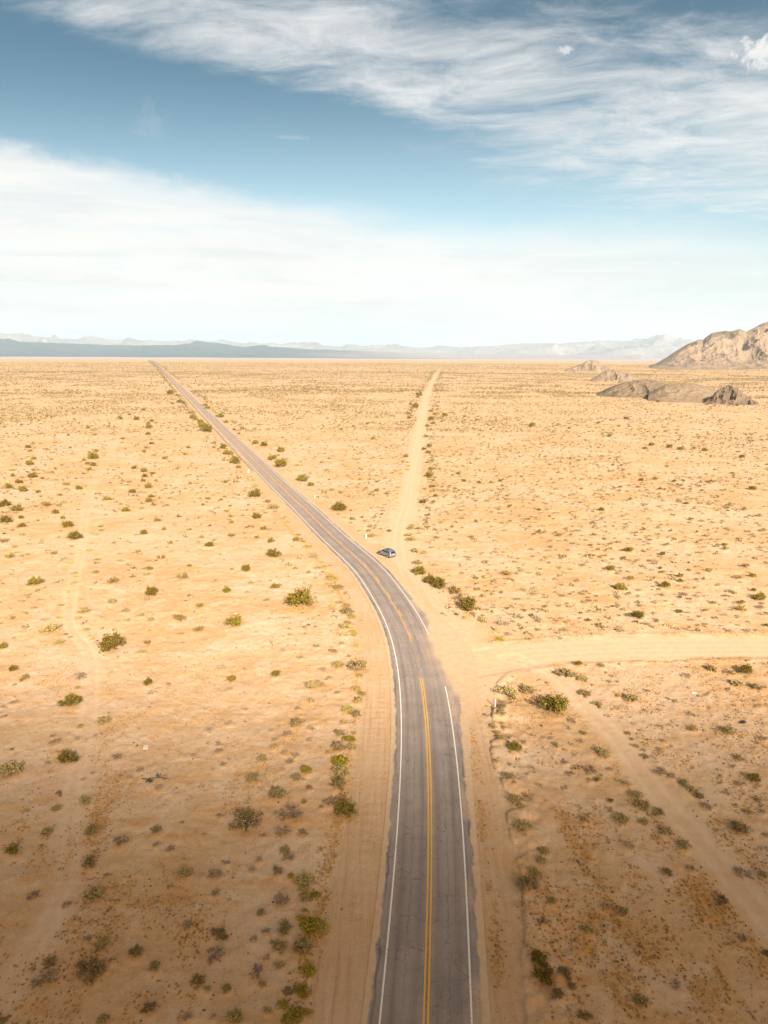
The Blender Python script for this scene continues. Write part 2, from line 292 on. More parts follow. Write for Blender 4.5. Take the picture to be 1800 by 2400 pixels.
# ------------------------------------------------------------------ shrubs and stones read off the photo (tile pixels: kind x y width)
TS = 450 / 1659.0
TILES = [((0, 1200), """G 45 100 95;G 185 65 50;G 190 138 70;G 485 20 60;G 545 65 40;G 580 138 85;G 652 235 118;G 35 195 30;O 42 262 80;S 128 308 45;O 90 398 90;S 148 355 40;S 237 368 40;S 455 368 62;S 350 275 45;Y 770 178 45;S 865 130 60;S 880 165 50;S 830 200 40;Y 790 275 35;Y 780 330 60;Y 680 328 40;Y 615 368 48;D 552 408 65;Y 605 440 55;Y 850 412 55;Y 830 375 45;Y 580 500 50;D 820 485 40;Y 635 535 60;Y 655 560 60;S 832 535 62;Y 645 618 68;G 305 640 115;Y 590 698 58;Y 700 766 45;D 385 718 52;D 345 770 55;Y 520 815 58;Y 515 918 58;S 735 880 100;Y 675 938 70;S 445 1045 135;Y 750 1028 62;Y 775 1075 40;Y 805 1108 55;Y 615 1085 50;D 565 1072 45;S 505 1150 85;D 290 845 70;D 220 888 40;D 390 945 75;G 20 1190 75;G 965 1200 190;O 1278 1148 75;D 1085 1228 55;D 1225 1225 65;G 115 1380 65;O 215 1465 90;D 690 1440 130;O 970 620 118;S 980 795 80;S 1090 872 65;D 880 920 40;S 1215 910 62;S 1305 950 62;S 1100 953 58;D 1018 955 45;G 1308 738 105;O 1550 948 120;O 1585 590 95;S 1538 508 45;G 1293 503 50;S 1278 550 65;D 1200 608 48;D 1045 425 70;D 1280 432 48;O 1400 405 62;S 1190 352 60;D 1030 365 50;O 1478 278 58;G 1245 195 65;D 1180 200 40;O 1422 162 50;O 1355 85 65;O 1540 45 55;O 1640 162 40;G 1640 478 40;G 1285 1505 80;S 1110 510 40;D 1120 465 40"""),
((450, 1200), """O 332 45 55;G 343 95 32;G 560 58 70;O 152 125 35;O 525 135 35;G 617 155 55;O 342 215 65;O 562 230 60;O 85 225 55;G 155 302 70;G 682 262 62;G 707 395 118;D 775 418 38;D 855 472 32;O 345 507 35;G 473 520 75;O 510 628 42;G 723 662 72;G 305 705 68;D 480 702 45;O 68 838 85;G 370 995 130;O 58 1032 90;G 950 820 230;D 860 722 60;D 955 695 60;D 640 775 60;D 800 925 50;Y 1215 820 62;Y 1335 825 80;D 1275 790 70;D 1210 850 70;S 1330 880 110;Y 1380 918 75;Y 1340 970 68;Y 1225 970 30;S 1315 1010 85;Y 1400 1045 78;Y 1400 1075 65;Y 1332 1076 48;Y 1435 1170 58;Y 1225 1215 92;S 1300 1145 50;S 1270 1345 105;S 1450 1380 165;Y 1450 1430 60;Y 765 1140 42;Y 782 1078 36;D 780 1200 75;D 940 1268 58;D 1080 1168 60;D 965 1190 35;D 258 1350 90;D 148 1200 42;G 730 1425 75;G 343 1465 68;D 1135 1365 80;D 1190 1450 60;D 855 1068 40;Y 820 92 60;Y 815 132 50;Y 915 205 62;G 900 255 55;Y 960 262 60;Y 1000 305 90;Y 1055 365 52;D 1050 400 90;Y 1125 440 40;Y 1140 480 60;D 1090 495 70;Y 1175 533 62;Y 1205 585 105;Y 1230 625 60;Y 1262 668 90;Y 1230 698 36;Y 810 40 35;O 1010 532 45;D 970 663 40;Y 1450 170 50;S 1555 220 60;S 1390 70 60;Y 1370 100 40;G 1472 52 25;Y 1320 55 45"""),
((900, 1200), """G 45 172 38;Y 32 135 30;S 240 125 55;S 230 150 70;S 305 155 55;S 225 250 90;S 215 210 70;D 305 195 35;S 270 350 75;S 340 360 58;S 285 450 85;D 440 468 65;G 308 545 135;G 410 620 130;G 480 660 120;O 615 708 135;D 655 765 120;G 715 850 155;D 765 890 55;S 850 955 75;M 998 1120 88;D 1020 980 120;D 1165 980 50;D 1075 1070 70;D 1248 1110 65;D 885 690 45;D 810 680 60;D 735 662 48;S 805 632 40;D 770 738 45;D 720 465 35;S 835 520 38;D 890 437 45;S 845 365 38;D 845 268 32;S 760 230 50;D 460 230 58;G 588 133 28;O 1020 100 38;D 1210 68 50;G 1252 68 28;O 1355 185 65;O 1515 213 70;D 1040 162 38;D 1285 395 42;D 1400 348 40;D 1490 340 40;D 1545 403 30;D 1350 500 40;D 1255 535 50;D 1305 560 32;O 1060 558 85;D 1085 590 50;D 1285 625 42;D 1300 725 80;D 1240 700 30;D 1170 765 60;D 1540 738 50;D 1480 662 30;O 1213 865 38;D 1320 928 80;D 1560 1035 70;D 940 835 45;D 985 895 26;D 1085 893 36;S 1570 1430 155;D 1525 1100 50"""),
((1350, 1200), """O 225 20 40;O 405 45 38;D 445 25 45;O 590 112 42;O 580 165 42;O 190 148 32;O 322 128 30;O 155 208 50;D 85 250 45;O 300 285 38;O 130 300 48;D 205 290 35;D 25 285 32;O 515 208 34;O 635 248 42;D 630 280 38;O 715 200 30;O 775 292 45;O 855 245 38;D 890 272 32;O 735 120 32;O 820 170 35;G 455 345 75;G 750 375 46;G 408 402 38;O 255 382 44;O 110 380 48;D 315 408 45;D 95 440 45;D 60 468 70;D 650 430 55;D 700 435 48;D 690 455 40;G 300 505 65;D 360 535 48;G 727 492 34;G 742 533 36;D 825 525 48;D 680 575 52;G 898 568 48;D 845 592 60;G 895 608 50;O 695 615 38;G 765 660 85;O 470 590 78;G 380 680 90;D 75 695 62;D 85 720 28;D 245 622 30;D 165 610 36;D 545 688 55;D 540 722 35;D 925 722 95;D 1045 735 68;D 960 665 65;D 1045 592 58;O 1145 518 58;D 1060 535 40;D 885 645 38;D 665 655 40;D 1240 635 36;O 1190 795 65;D 1330 700 80;D 1300 735 70;O 1425 800 75;O 1430 860 90;D 1200 925 60;O 1395 575 68;G 1530 565 55;G 1535 695 42;G 1580 765 90;D 1610 800 50;D 1590 835 70;D 1600 890 65;D 1400 905 50;O 1115 860 50;D 1005 945 62;D 1120 980 48;G 890 877 48;D 940 875 36;G 545 925 95;D 690 940 55;D 610 975 42;G 100 950 42;D 205 850 45;D 110 778 60;D 380 1005 65;D 237 1010 42;D 400 1035 45;D 1065 910 40;D 1325 1040 60;D 1485 1040 75;D 1255 990 36;D 1490 960 40;D 1400 990 40;D 1555 1035 40;G 1645 995 40;D 400 855 30;D 535 778 32;D 780 782 30;O 1470 482 72;G 1285 298 42;O 1290 330 60;D 1405 242 52;O 1085 85 44;O 995 70 42;O 1175 98 38;D 1255 98 38;D 1150 68 36;O 1575 45 55;O 1525 48 25;O 1615 175 65;D 1535 222 40;D 1590 320 50;D 1600 340 46;D 1610 390 38;D 1520 273 38;D 1310 45 36;D 1415 90 38;D 1420 110 38;O 1040 185 34;D 1160 192 34;D 1305 200 36;D 1235 250 40;D 1100 252 36;D 840 35 42;D 940 50 30;G 20 1340 65;S 220 1345 65;D 85 1335 30;S 50 1460 95;S 1170 1385 85;O 1330 1410 80;G 1470 1412 100;D 950 1430 100"""),
((0, 1600), """Y 670 50 60;G 605 215 170;Y 698 385 72;S 895 360 110;D 480 530 95;D 455 475 50;D 670 490 70;G 590 690 150;S 95 800 190;D 1010 650 90;D 1210 765 60;D 1370 920 80;S 505 965 60;S 730 1035 110;S 480 1095 85;D 225 1110 60;S 410 1310 100;G 110 1475 110;D 120 180 75;D 20 210 50;D 30 300 60;S 790 1305 110;D 1045 1390 130;S 1355 1300 90;D 1350 1410 70;D 1475 1450 80;D 1120 820 50;D 720 830 50;D 1300 105 60;D 820 470 60;S 105 585 40;D 1575 1210 40;D 800 780 40"""),
((450, 1600), """D 328 62 62;D 150 422 80;D 120 232 45;D 315 370 60;D 470 240 50;D 690 420 45;D 230 610 75;D 230 545 55;D 270 720 50;S 615 680 80;D 10 640 50;S 525 860 105;S 735 995 145;S 460 1270 270;D 470 1040 60;D 245 1155 60;D 850 1180 230;D 790 1320 150;D 960 1320 100;S 905 380 100;S 1015 410 52;D 915 235 50;D 825 460 90;D 1015 505 65;Y 720 570 75;D 890 645 80;D 800 620 60;D 850 695 80;D 785 760 50;M 985 790 105;S 895 850 90;D 965 850 40;Y 1012 925 70;Y 970 1045 60;S 1030 55 110;S 1118 35 75;S 1025 172 60;D 1255 100 45;Y 1418 65 90;Y 1468 112 78;S 1435 180 85;Y 1345 262 115;S 1420 300 90;S 1310 365 50;S 1275 465 90;Y 1400 445 48;M 1370 515 115;S 1385 580 90;S 1260 600 120;S 1175 620 45;M 1275 710 130;S 1280 810 130;S 1255 905 135;G 1310 1165 175;D 1180 1060 110;S 1120 1450 45;S 800 1475 90;D 1120 1090 50;D 610 1330 60"""),
((900, 1600), """S 1070 130 165;S 1235 100 130;M 970 155 42;Y 955 235 65;S 1025 245 70;S 1015 305 80;D 1025 190 80;G 1460 290 250;S 1020 365 45;S 1040 412 48;S 945 400 70;S 970 455 62;S 1015 520 65;S 1060 480 45;G 1130 615 98;S 1090 855 80;Y 1122 898 42;S 1215 540 50;S 1485 560 60;D 1270 460 42;D 1380 485 45;D 1565 705 55;D 1560 910 60;S 1130 1050 110;S 1180 1110 70;S 1195 1030 60;S 1195 1300 150;S 1370 1475 100;D 1620 350 80;D 1610 800 80;D 970 700 45;D 1225 610 30;D 1240 805 28;W 825 1030 50;W 760 500 60"""),
((1350, 1600), """S 80 115 100;S 190 205 80;D 270 290 50;S 480 165 110;S 370 130 50;D 610 80 60;D 860 170 60;S 1400 45 100;S 1550 65 90;D 1580 215 70;D 995 290 80;O 1015 425 90;S 1315 445 110;D 1215 425 60;D 1620 500 70;O 1400 690 80;G 1540 875 105;D 1350 750 50;D 1250 840 45;D 1400 905 70;S 60 460 60;D 40 530 80;S 730 395 40;S 455 450 60;S 480 490 45;S 515 560 60;D 585 595 50;S 600 655 65;D 720 790 120;D 820 830 90;S 930 900 100;S 1010 960 90;S 1070 1010 80;D 1120 1100 110;S 225 650 130;D 120 780 130;D 290 760 60;G 180 855 38;D 125 850 60;D 430 895 100;G 298 1035 52;S 510 1000 110;S 560 1090 140;S 715 1140 95;D 620 1150 50;S 380 1210 120;S 595 1240 80;S 770 1320 110;S 75 1210 60;S 1500 1150 60;S 1560 1045 60;S 1400 1300 150;S 930 1450 110;D 460 1440 110;D 1640 1340 60;D 1620 1140 50;D 760 530 50"""),
((0, 2000), """S 780 120 115;S 820 415 170;D 580 450 90;D 290 380 120;S 1590 215 120;S 885 820 140;D 760 750 80;S 425 975 115;S 790 1065 220;S 690 980 70;D 890 1030 90;S 1170 890 120;S 1330 1010 100;D 390 1120 220;S 1290 1385 120;S 900 1455 100;S 30 1450 80;D 1620 650 100;D 1625 1440 80;D 935 200 60;D 1350 430 50;D 1460 295 45;D 970 940 60;D 510 975 30"""),
((450, 2000), """S 740 190 90;D 830 60 130;M 850 215 70;S 980 300 170;S 970 405 120;M 1065 380 90;D 780 440 160;M 985 520 65;M 1045 700 230;M 950 590 80;S 800 690 130;S 960 855 170;S 765 860 130;S 695 800 50;D 640 920 75;S 755 1000 80;M 1010 1055 115;M 945 1230 150;S 840 1225 90;M 785 1340 105;M 990 1400 90;M 880 1470 190;D 560 1070 160;D 610 1160 80;S 300 1200 90;D 200 920 180;D 200 205 130;S 240 740 150;D 205 370 80;S 600 530 75;D 530 760 75;D 640 695 70;S 60 1150 120;S 140 1200 60;S 655 1390 70;S 370 1460 150;D 580 70 60;D 520 160 70;D 325 415 35;D 10 630 50;D 180 1440 60;S 1240 40 40;D 300 90 50"""),
((900, 2000), """S 1355 100 90;S 1300 240 130;S 1230 340 150;S 1445 475 75;D 1355 640 110;G 1340 1000 150;G 1380 1130 180;S 1560 1080 120;S 1620 1170 80;S 1500 1250 110;D 1580 500 35"""),
((1350, 2000), """S 100 705 85;S 790 200 90;S 400 540 90;D 255 490 90;S 1260 440 120;D 1430 200 170;S 1610 220 90;S 550 1320 130;D 1440 760 90;D 540 890 60;S 70 1440 110;D 860 1160 110;D 990 160 80;S 1640 880 80;D 1310 620 40"""),
((0, 900), """G 810 650 95;G 830 588 40;G 758 698 40;G 805 712 50;G 768 748 48;O 722 782 40;G 725 665 38;G 290 655 42;G 262 702 60;O 297 752 58;G 287 810 70;O 363 823 42;O 105 800 50;O 110 752 48;O 148 705 45;G 170 858 62;G 72 908 62;G 202 932 70;G 328 942 42;O 417 775 48;O 475 740 36;O 530 710 42;G 240 555 45;G 262 585 36;O 288 520 50;O 480 512 45;G 680 918 58;G 1148 943 62;O 575 878 55;O 520 970 50;O 922 1010 90;G 1283 902 58;G 1240 850 48;G 1253 812 52;G 1320 785 42;G 1245 765 52;G 1310 980 50;G 1285 1020 65;O 1330 1050 60;G 1165 735 50;O 395 1060 75;G 45 1060 100;G 150 1105 85;G 1090 1105 65;O 445 660 48;O 410 572 32;O 825 445 52;G 1278 440 45;G 1285 385 55;G 1308 325 38;G 1283 345 30;G 1308 522 38;O 1308 485 36;O 1262 558 52;O 1250 595 48;G 1178 312 45;G 1120 270 30;G 1035 305 50;O 940 370 45;O 945 345 30;G 760 385 34;O 640 310 36;O 595 450 34;O 1065 480 50;O 1055 510 35;O 1335 625 42;O 1605 615 50;G 1628 555 28;O 1530 740 42;O 1645 870 40;D 1090 882 65;O 1447 1055 36;O 1425 650 50;G 1235 230 40;G 1475 90 60;G 1550 160 50;G 1490 175 25"""),
((450, 900), """G 15 300 60;G 70 335 50;G 95 375 90;G 140 415 80;G 240 285 65;G 115 190 45;G 135 215 45;G 290 330 45;G 365 395 30;G 405 430 30;G 270 560 55;G 310 612 75;O 275 665 45;G 375 690 90;G 405 730 45;O 120 500 35;G 190 555 26;G 545 520 60;G 625 540 65;G 768 590 60;G 697 655 78;G 775 718 100;G 955 843 100;G 1030 885 60;Y 1048 935 42;Y 1092 995 38;Y 1123 1035 45;Y 1172 988 36;G 1265 1100 130;G 545 980 100;Y 610 930 40;S 655 1025 60;S 700 1080 90;Y 560 875 50;Y 520 835 60;Y 490 800 40;G 290 860 36;O 135 942 44;O 138 998 50;G 252 1005 32;O 98 1052 44;O 328 1057 38;G 405 965 20;O 80 905 34;G 1595 930 44;O 1598 850 34;O 1575 830 28;O 1455 830 50;O 1533 740 28;O 1203 925 36;O 1022 778 28;O 1182 765 20;O 1188 832 30;O 815 485 22;G 1565 480 40;O 300 1105 55;O 175 1105 30"""),
((900, 900), """G 405 315 55;G 430 345 36;G 375 370 42;G 360 462 38;G 525 280 50;G 442 268 28;O 697 285 34;G 402 240 40;G 1275 370 55;G 1600 388 28;O 1507 355 32;O 820 445 50;O 845 410 42;O 1025 412 28;G 390 550 46;G 348 570 42;G 380 602 42;S 385 685 60;O 410 745 50;G 390 805 70;S 395 830 38;O 425 895 58;O 505 890 40;G 443 980 40;O 432 1028 55;G 340 1035 58;Y 300 1000 40;G 643 778 38;G 690 845 38;G 827 860 36;G 1005 845 30;O 1022 888 26;O 778 905 36;O 620 905 32;O 645 930 25;O 795 1015 32;G 1085 1058 40;G 1340 1095 30;O 742 690 26;O 805 655 36;O 1322 985 38;O 1470 862 34;O 1472 915 32;O 1318 880 30;G 188 635 42;O 215 715 40;Y 205 740 40;Y 150 775 45;Y 150 860 38;Y 130 895 50;Y 130 925 45;Y 110 955 36;Y 105 985 40;Y 85 1085 45;Y 115 1030 40;G 215 300 32;O 210 262 40;O 275 320 40;G 300 100 60;G 270 205 60;G 230 180 30;Y 200 680 40;O 1100 570 22;O 1095 805 32;O 545 680 28"""),
((1350, 900), """G 652 535 42;G 598 565 40;G 812 552 50;G 905 572 54;G 1022 562 26;G 1110 582 50;G 1435 640 48;G 1650 700 25;G 675 465 24;G 192 340 30;G 375 365 20;G 430 305 38;G 292 458 28;G 685 828 44;G 847 848 38;O 885 882 50;O 1162 855 58;O 1070 890 38;O 1085 928 34;O 1280 928 44;G 1527 922 58;G 565 838 38;O 530 898 38;O 290 755 40;O 410 748 42;O 410 802 34;G 725 915 32;O 845 935 38;O 720 962 42;G 468 1010 38;O 385 900 38;O 440 935 36;G 215 1100 50;O 1450 1095 60;O 895 1028 44;O 1220 990 42;O 790 718 32;O 1350 778 40;O 185 708 30;O 25 672 40;G 705 160 30;G 1135 180 26;G 1393 190 30;O 1320 190 30;O 1200 190 34;G 620 418 20;G 890 485 20;O 1022 502 24;G 950 1045 34;O 995 1005 28""")]
ROCKS = [((0, 1600), "1185 535 30;1155 515 24;1140 540 14;1362 800 46;1525 902 24;1075 1187 16;1435 377 14;1560 93 12;1543 640 11;822 818 12;925 1160 14;890 1145 10;910 1235 20;990 1012 12;1170 1290 12"),
((450, 1600), "345 200 14;200 300 14;460 340 24;40 95 13;740 300 11;300 535 9;1293 958 20;745 1040 26;625 985 12;80 757 10;900 468 10;105 886 8;1110 1320 14"),
((0, 2000), "1290 215 20;1435 975 13;1315 1085 14;860 160 12;190 1250 18;415 755 10"),
((450, 2000), "185 1225 26;165 1258 20;190 1115 24;485 868 26;100 1350 36;340 695 24;155 605 16;150 665 13;525 255 15;605 410 13;220 410 16;405 105 16;280 1000 13;245 1125 11;420 1197 11;405 728 11;1098 180 11;1217 762 13"),
((1350, 2000), "240 635 32;245 682 32;190 697 26;220 717 22;378 705 20;465 725 18;235 775 18;237 797 14;270 808 16;195 915 20;195 940 24;430 905 18;400 928 34;360 935 26;370 970 26;265 1008 26;455 1010 28;540 1090 28;255 1133 18;303 1175 16;340 1215 22;280 1248 16;303 1260 14;440 1272 16;220 575 12;150 400 22;162 425 18;90 465 12;130 530 12;1035 960 16;1062 1055 18;1520 970 32;225 315 14;585 645 16;1115 75 12;80 45 12;125 260 10"),
((1350, 1600), "275 68 18;205 35 10;625 457 12;275 575 16;275 595 14;1012 1108 18;1045 1155 24;1000 1055 12;950 1072 10;520 1132 22;390 410 10;340 788 12;1115 863 9;150 540 10"),
((1350, 1200), "835 1385 18;965 1382 14;228 1442 14;150 1418 12;1330 490 18;22 1375 12;495 1020 12"),
((900, 1600), "1365 375 34;1150 340 14;1480 108 12;712 235 9;1020 903 10;1755 0 1;1450 630 12;1465 750 12;1475 775 13;1450 755 10;1420 675 10;1515 1040 16;1540 1180 13;1555 1245 16;1580 1280 14;1485 905 14;1360 860 12;1415 1160 10;1360 20 8"),
((450, 1200), "1005 875 12;1005 925 24;1000 860 10;455 983 10;265 1043 14;170 1437 10;445 1350 15;85 1262 13;40 1245 15;90 1208 10;180 1160 10;270 965 10"),
((0, 1200), "1455 1085 22;1548 1250 16;1603 1338 18;1535 1317 15;1520 1382 14;1450 1387 11;617 628 16;95 845 22;267 903 18;240 480 14;1035 142 16;508 1236 12"),
((900, 2000), "895 1050 18;1590 535 14;1620 460 9;1425 722 12;1350 772 14;1185 0 1")]
BUSHES = []
for (ox, oy), txt in TILES:
    for it in txt.split(';'):
        k, a, b, w = it.split(); BUSHES.append((k, ox + float(a) * TS, oy + float(b) * TS, float(w) * TS))
STONES = []
for (ox, oy), txt in ROCKS:
    for it in txt.split(';'):
        a, b, w = map(float, it.split())
        if w > 2: STONES.append((ox + a * TS, oy + b * TS, w * TS))

# ------------------------------------------------------------------ ground: one sheet out to the horizon
th = np.concatenate([np.linspace(-180, -44, 46)[:-1], np.linspace(-44, -37, 30)[:-1], np.linspace(-37, 37, 760)[:-1], np.linspace(37, 44, 30)[:-1], np.linspace(44, 180, 47)])
rr = np.concatenate([[0.0, 8, 16, 22, 27], np.geomspace(30, 700, 900)[:-1], np.geomspace(700, 60000, 420)])
TH, RR = np.meshgrid(np.radians(th), rr)
GX = (RR * np.sin(TH)).ravel(); GY = (RR * np.cos(TH)).ravel()
near = (RR.ravel() < 900) & (GY > -140)
ni = np.where(near)[0]; nx, ny = GX[ni], GY[ni]
U = np.full(GX.shape, 999.0); S = np.zeros(GX.shape)
u, s = line_dist(nx, ny, ROAD, 16, True); U[ni] = u; S[ni] = s
u2, s2 = line_dist(GX[~near], GY[~near], ROAD, 40, True); U[~near] = u2; S[~near] = s2
def nd(C, m=9):
    a = np.full(GX.shape, 999.0); a[ni] = line_dist(nx, ny, C, m); return a
dA = line_dist(GX, GY, SIDE_A, 20); dB = nd(SIDE_B, 14); dC = nd(TRACK_C); dD = nd(TRACK_D); dE = nd(TRACK_E, 12)
sc = np.full(GX.shape, 999.0); a_, b_ = line_dist(nx, ny, SCARP, 6, True); sc[ni] = -a_
rg = RR.ravel(); fine = 1 - sst(rg, 250, 600)
n_a = fbm(GX / 9.0, GY / 9.0, 11, 4); n_b = fbm(GX / 2.2, GY / 2.2, 21, 3); n_c = fbm(GX / 34.0, GY / 34.0, 31, 4); n_d = fbm(GX / 0.7, GY / 0.7, 41, 2)
aU = np.abs(U)
# width of the graded strip beside the asphalt, left and right
wob = (n_a - 0.5) * 1.6
shl = sst(aU, 8.6 + 1.0, 7.4 + 1.0) * (U < 0)
shr = sst(U + wob, 8.4, 6.6) * (U > 0)
shoulder = np.clip(shl + shr, 0, 1)
# bare apron where the side roads meet the asphalt
ap_pts = [at(*p) for p in [(1000, 1400), (1040, 1480), (1060, 1540), (1070, 1590), (1110, 1555), (970, 1360), (940, 1320), (1010, 1440), (1050, 1640), (1180, 1555)]]
apron = np.zeros(GX.shape)
for p, rad in zip(ap_pts, [6, 8, 10, 9, 8, 5, 6.5, 7, 5.5, 5]):
    apron = np.maximum(apron, sst(np.hypot(GX - p[0], GY - p[1]) + (n_a - 0.5) * 4, rad + 1.5, rad - 2.5))
trA = sst(dA + (n_b - .5) * 1.2, 4.2, 3.0); trB = sst(dB + (n_a - .5) * 1.2, 5.0, 4.0)
trC = sst(dC + (n_a - .5) * 2.0, 3.0, 1.6); trD = sst(dD + (n_a - .5) * 1.6, 2.2, 1.0) * (1 - 0.4 * n_c) * (1 - .75 * sst(GY, 140, 260))
trE = sst(dE + (n_a - .5) * 5.0, 4.5, 1.5) * 0.6
lay = at(1060, 1018); layby = sst(np.hypot((GX - lay[0]) / 26, (GY - lay[1]) / 9) + (n_a - .5) * .5, 1.1, 0.8) * 0.9
road_c = np.clip(np.maximum.reduce([trA, trB, apron, layby]), 0, 1)
track = np.clip(np.maximum.reduce([road_c, trC * .75, trD * .55, trE]), 0, 1)
open_ = 1 - np.clip(np.maximum(track, shoulder), 0, 1)
# dry grass: streaky patches, thick at the lower right, lower left and along the shoulders
px_, py_ = GX, GY
patch = sst(fbm(GX / 5.0 + 3, GY / 9.0, 51, 6, 0.72), 0.36, 0.74)
lr = np.exp(-(((GX - 25) / 13) ** 2 + ((GY - 56) / 20) ** 2)); ll = np.exp(-(((GX + 34) / 14) ** 2 + ((GY - 62) / 20) ** 2))
edge_l = np.exp(-((U + 9.6) / 1.0) ** 2) * 0.8; edge_r = np.exp(-((U - 5.6) / 1.0) ** 2) * sst(GY, 95, 70) * 0.9
rightside = sst(U, 6, 14) * (1 - sst(GY, 95, 150)) * .35
straw = np.clip(patch * (0.18 + .52 * lr + 0.42 * ll + rightside) + edge_l * (0.3 + n_b) + edge_r * (0.2 + n_b), 0, 1) * open_
straw = np.maximum(straw, (edge_r * (n_b > .45) + edge_l * (n_b > .5) * .6) * (1 - np.maximum(apron, trB)) * (aU > 5) * 0.8) * (1 - sst(rg, 300, 700) * .5)
berm = np.exp(-((dB - 5.7) / 0.5) ** 2) + 0.6 * np.exp(-((dA - 4.8) / 0.5) ** 2) * (rg < 500)
straw = np.clip(straw + 0.35 * berm * n_b * (1 - apron), 0, 1)
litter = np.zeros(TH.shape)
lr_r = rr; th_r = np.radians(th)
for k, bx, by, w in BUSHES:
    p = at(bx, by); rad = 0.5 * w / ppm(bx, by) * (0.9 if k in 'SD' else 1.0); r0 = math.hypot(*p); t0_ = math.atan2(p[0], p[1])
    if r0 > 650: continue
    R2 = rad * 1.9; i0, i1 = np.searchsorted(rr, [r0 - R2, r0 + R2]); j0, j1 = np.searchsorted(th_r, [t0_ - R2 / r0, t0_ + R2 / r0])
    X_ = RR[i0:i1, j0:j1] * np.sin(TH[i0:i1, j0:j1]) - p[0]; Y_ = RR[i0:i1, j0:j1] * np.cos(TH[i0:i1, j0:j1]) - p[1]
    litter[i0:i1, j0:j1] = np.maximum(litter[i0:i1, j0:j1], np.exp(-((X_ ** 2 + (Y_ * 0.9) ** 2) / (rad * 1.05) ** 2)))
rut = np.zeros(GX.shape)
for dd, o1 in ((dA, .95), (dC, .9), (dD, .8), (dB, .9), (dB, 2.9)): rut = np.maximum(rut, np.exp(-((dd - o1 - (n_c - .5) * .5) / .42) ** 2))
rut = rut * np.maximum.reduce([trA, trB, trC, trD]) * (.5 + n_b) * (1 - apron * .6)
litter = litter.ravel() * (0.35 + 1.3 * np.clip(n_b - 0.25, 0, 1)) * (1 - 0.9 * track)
# heights
Z_ = big(GX, GY)
dz = (n_a - .5) * .34 + (n_b - .5) * .20 + (n_d - .5) * .10
flat = np.clip(shoulder * .85 + road_c * .9 + trC * .6 + trD * .5, 0, .93)
dz = dz * (1 - flat) * fine + (n_c - .5) * .5 * (1 - flat) * fine * sst(aU, 8, 25)
dz += .10 * berm * (0.4 + n_b) * fine * (1 - apron)
dz -= (trA * .05 + trB * .10 + trC * .10 + trD * .10) * fine
for dd, off in ((dA, .95), (dC, .85), (dD, .75)): dz -= .045 * np.exp(-((dd - off) / .28) ** 2) * fine
dz += litter * .22 * fine * open_                                     # little hummocks under the shrubs
# scarp right of the road and tyre marks and washboard on the shoulders
scj = sc + (n_b - .5) * .7
dz += .42 * sst(n_b, .28, .62) * sst(scj, -.08, .08) * sst(sc, 5.5, .5) * (0.35 + n_a) * (1 - trB) * sst(GY, 106, 94)
for off in (5.8, 6.3, 7.0, 7.35, 8.05, 8.8): dz -= .045 * n_a * np.exp(-((U + off + (n_c - .5) * 2.6 + (n_a - .5) * .5) / .10) ** 2) * fine
for off in (7.3, 8.2, 9.6, 10.1): dz -= .06 * n_a * np.exp(-((U - off - (n_c - .5) * 3.4 - (n_a - .5) * .8) / .12) ** 2) * fine
dz += .022 * np.sin(S * 4.2 + n_a * 5) * np.exp(-((U + 6.0) / 1.2) ** 2) * (0.3 + n_a) * (rg < 160)
dz = np.where(aU < 4.7, -.04, dz) * 1.0
dz = np.where((aU >= 4.7) & (aU < 6.2), dz * sst(aU, 4.7, 6.2) - .04 * (1 - sst(aU, 4.7, 6.2)), dz)
Z_ = Z_ + np.where(rg < 900, dz, 0) - np.where((rg >= 300) & (aU < 6 + rg * .006), .1 + rg * .0006, 0)

def col_attr(a): return ('POINT', np.clip(a, 0, 1))
gm, n, b = new_mat('desert_sand')
P = pos(n)
sepg = n.n('ShaderNodeSeparateXYZ'); n.link(P, sepg.inputs[0]); gx, gy, gz = sepg.outputs
L1 = n.noise(P, 0.035, 5, 0.6, 0.4); L2 = n.noise(P, 0.16, 5, 0.6, 0.5); L3 = n.noise(P, 0.9, 6, 0.65); L4 = n.noise(P, 5.0, 5, 0.7)
strk = n.noise(n.mapping(P, (0.35, 2.2, 1), (0, 0, R(-8))), 0.22, 6, 0.62, 0.4)
sand = n.mix(n.sm(L1, 0.38, 0.62), (0.575, 0.39, 0.235), (0.63, 0.465, 0.325))
sand = n.mix(n.m('MULTIPLY', n.sm(strk, 0.5, 0.68), 0.60), sand, (0.545, 0.315, 0.135))
sand = n.mix(n.m('MULTIPLY', n.sm(L2, 0.5, 0.62), 0.55), sand, (0.65, 0.505, 0.375))
sand = n.mix(n.m('MULTIPLY', n.sm(L3, 0.50, 0.66), 0.42), sand, (0.47, 0.27, 0.125))
sand = n.mix(n.sm(L4, 0.38, 0.75, 0.0, 0.40), sand, (0.40, 0.245, 0.13))
wn = n.noise(n.mapping(P, (1.0, 0.55, 1), (0, 0, R(20))), 0.045, 5, 0.6, 1.2)
sand = n.mix(n.sm(n.m('ABSOLUTE', n.m('SUBTRACT', wn, 0.5)), 0.022, 0.004, 0.0, 0.22), sand, (0.64, 0.52, 0.40))
tr = n.attr('track'); shd = n.attr('shoulder'); stw = n.attr('straw'); lit = n.attr('litter')
pale = n.mix(n.sm(L3, 0.35, 0.7), (0.62, 0.465, 0.325), (0.575, 0.41, 0.27))
sand = n.mix(n.m('MULTIPLY', tr, 0.85), sand, pale)
shc = n.mix(n.sm(L2, 0.35, 0.65), (0.54, 0.37, 0.235), (0.56, 0.40, 0.27))
sand = n.mix(n.m('MULTIPLY', shd, 0.75), sand, shc)
sand = n.mix(n.m('MULTIPLY', n.attr('rut'), 0.36), sand, (0.68, 0.535, 0.40))
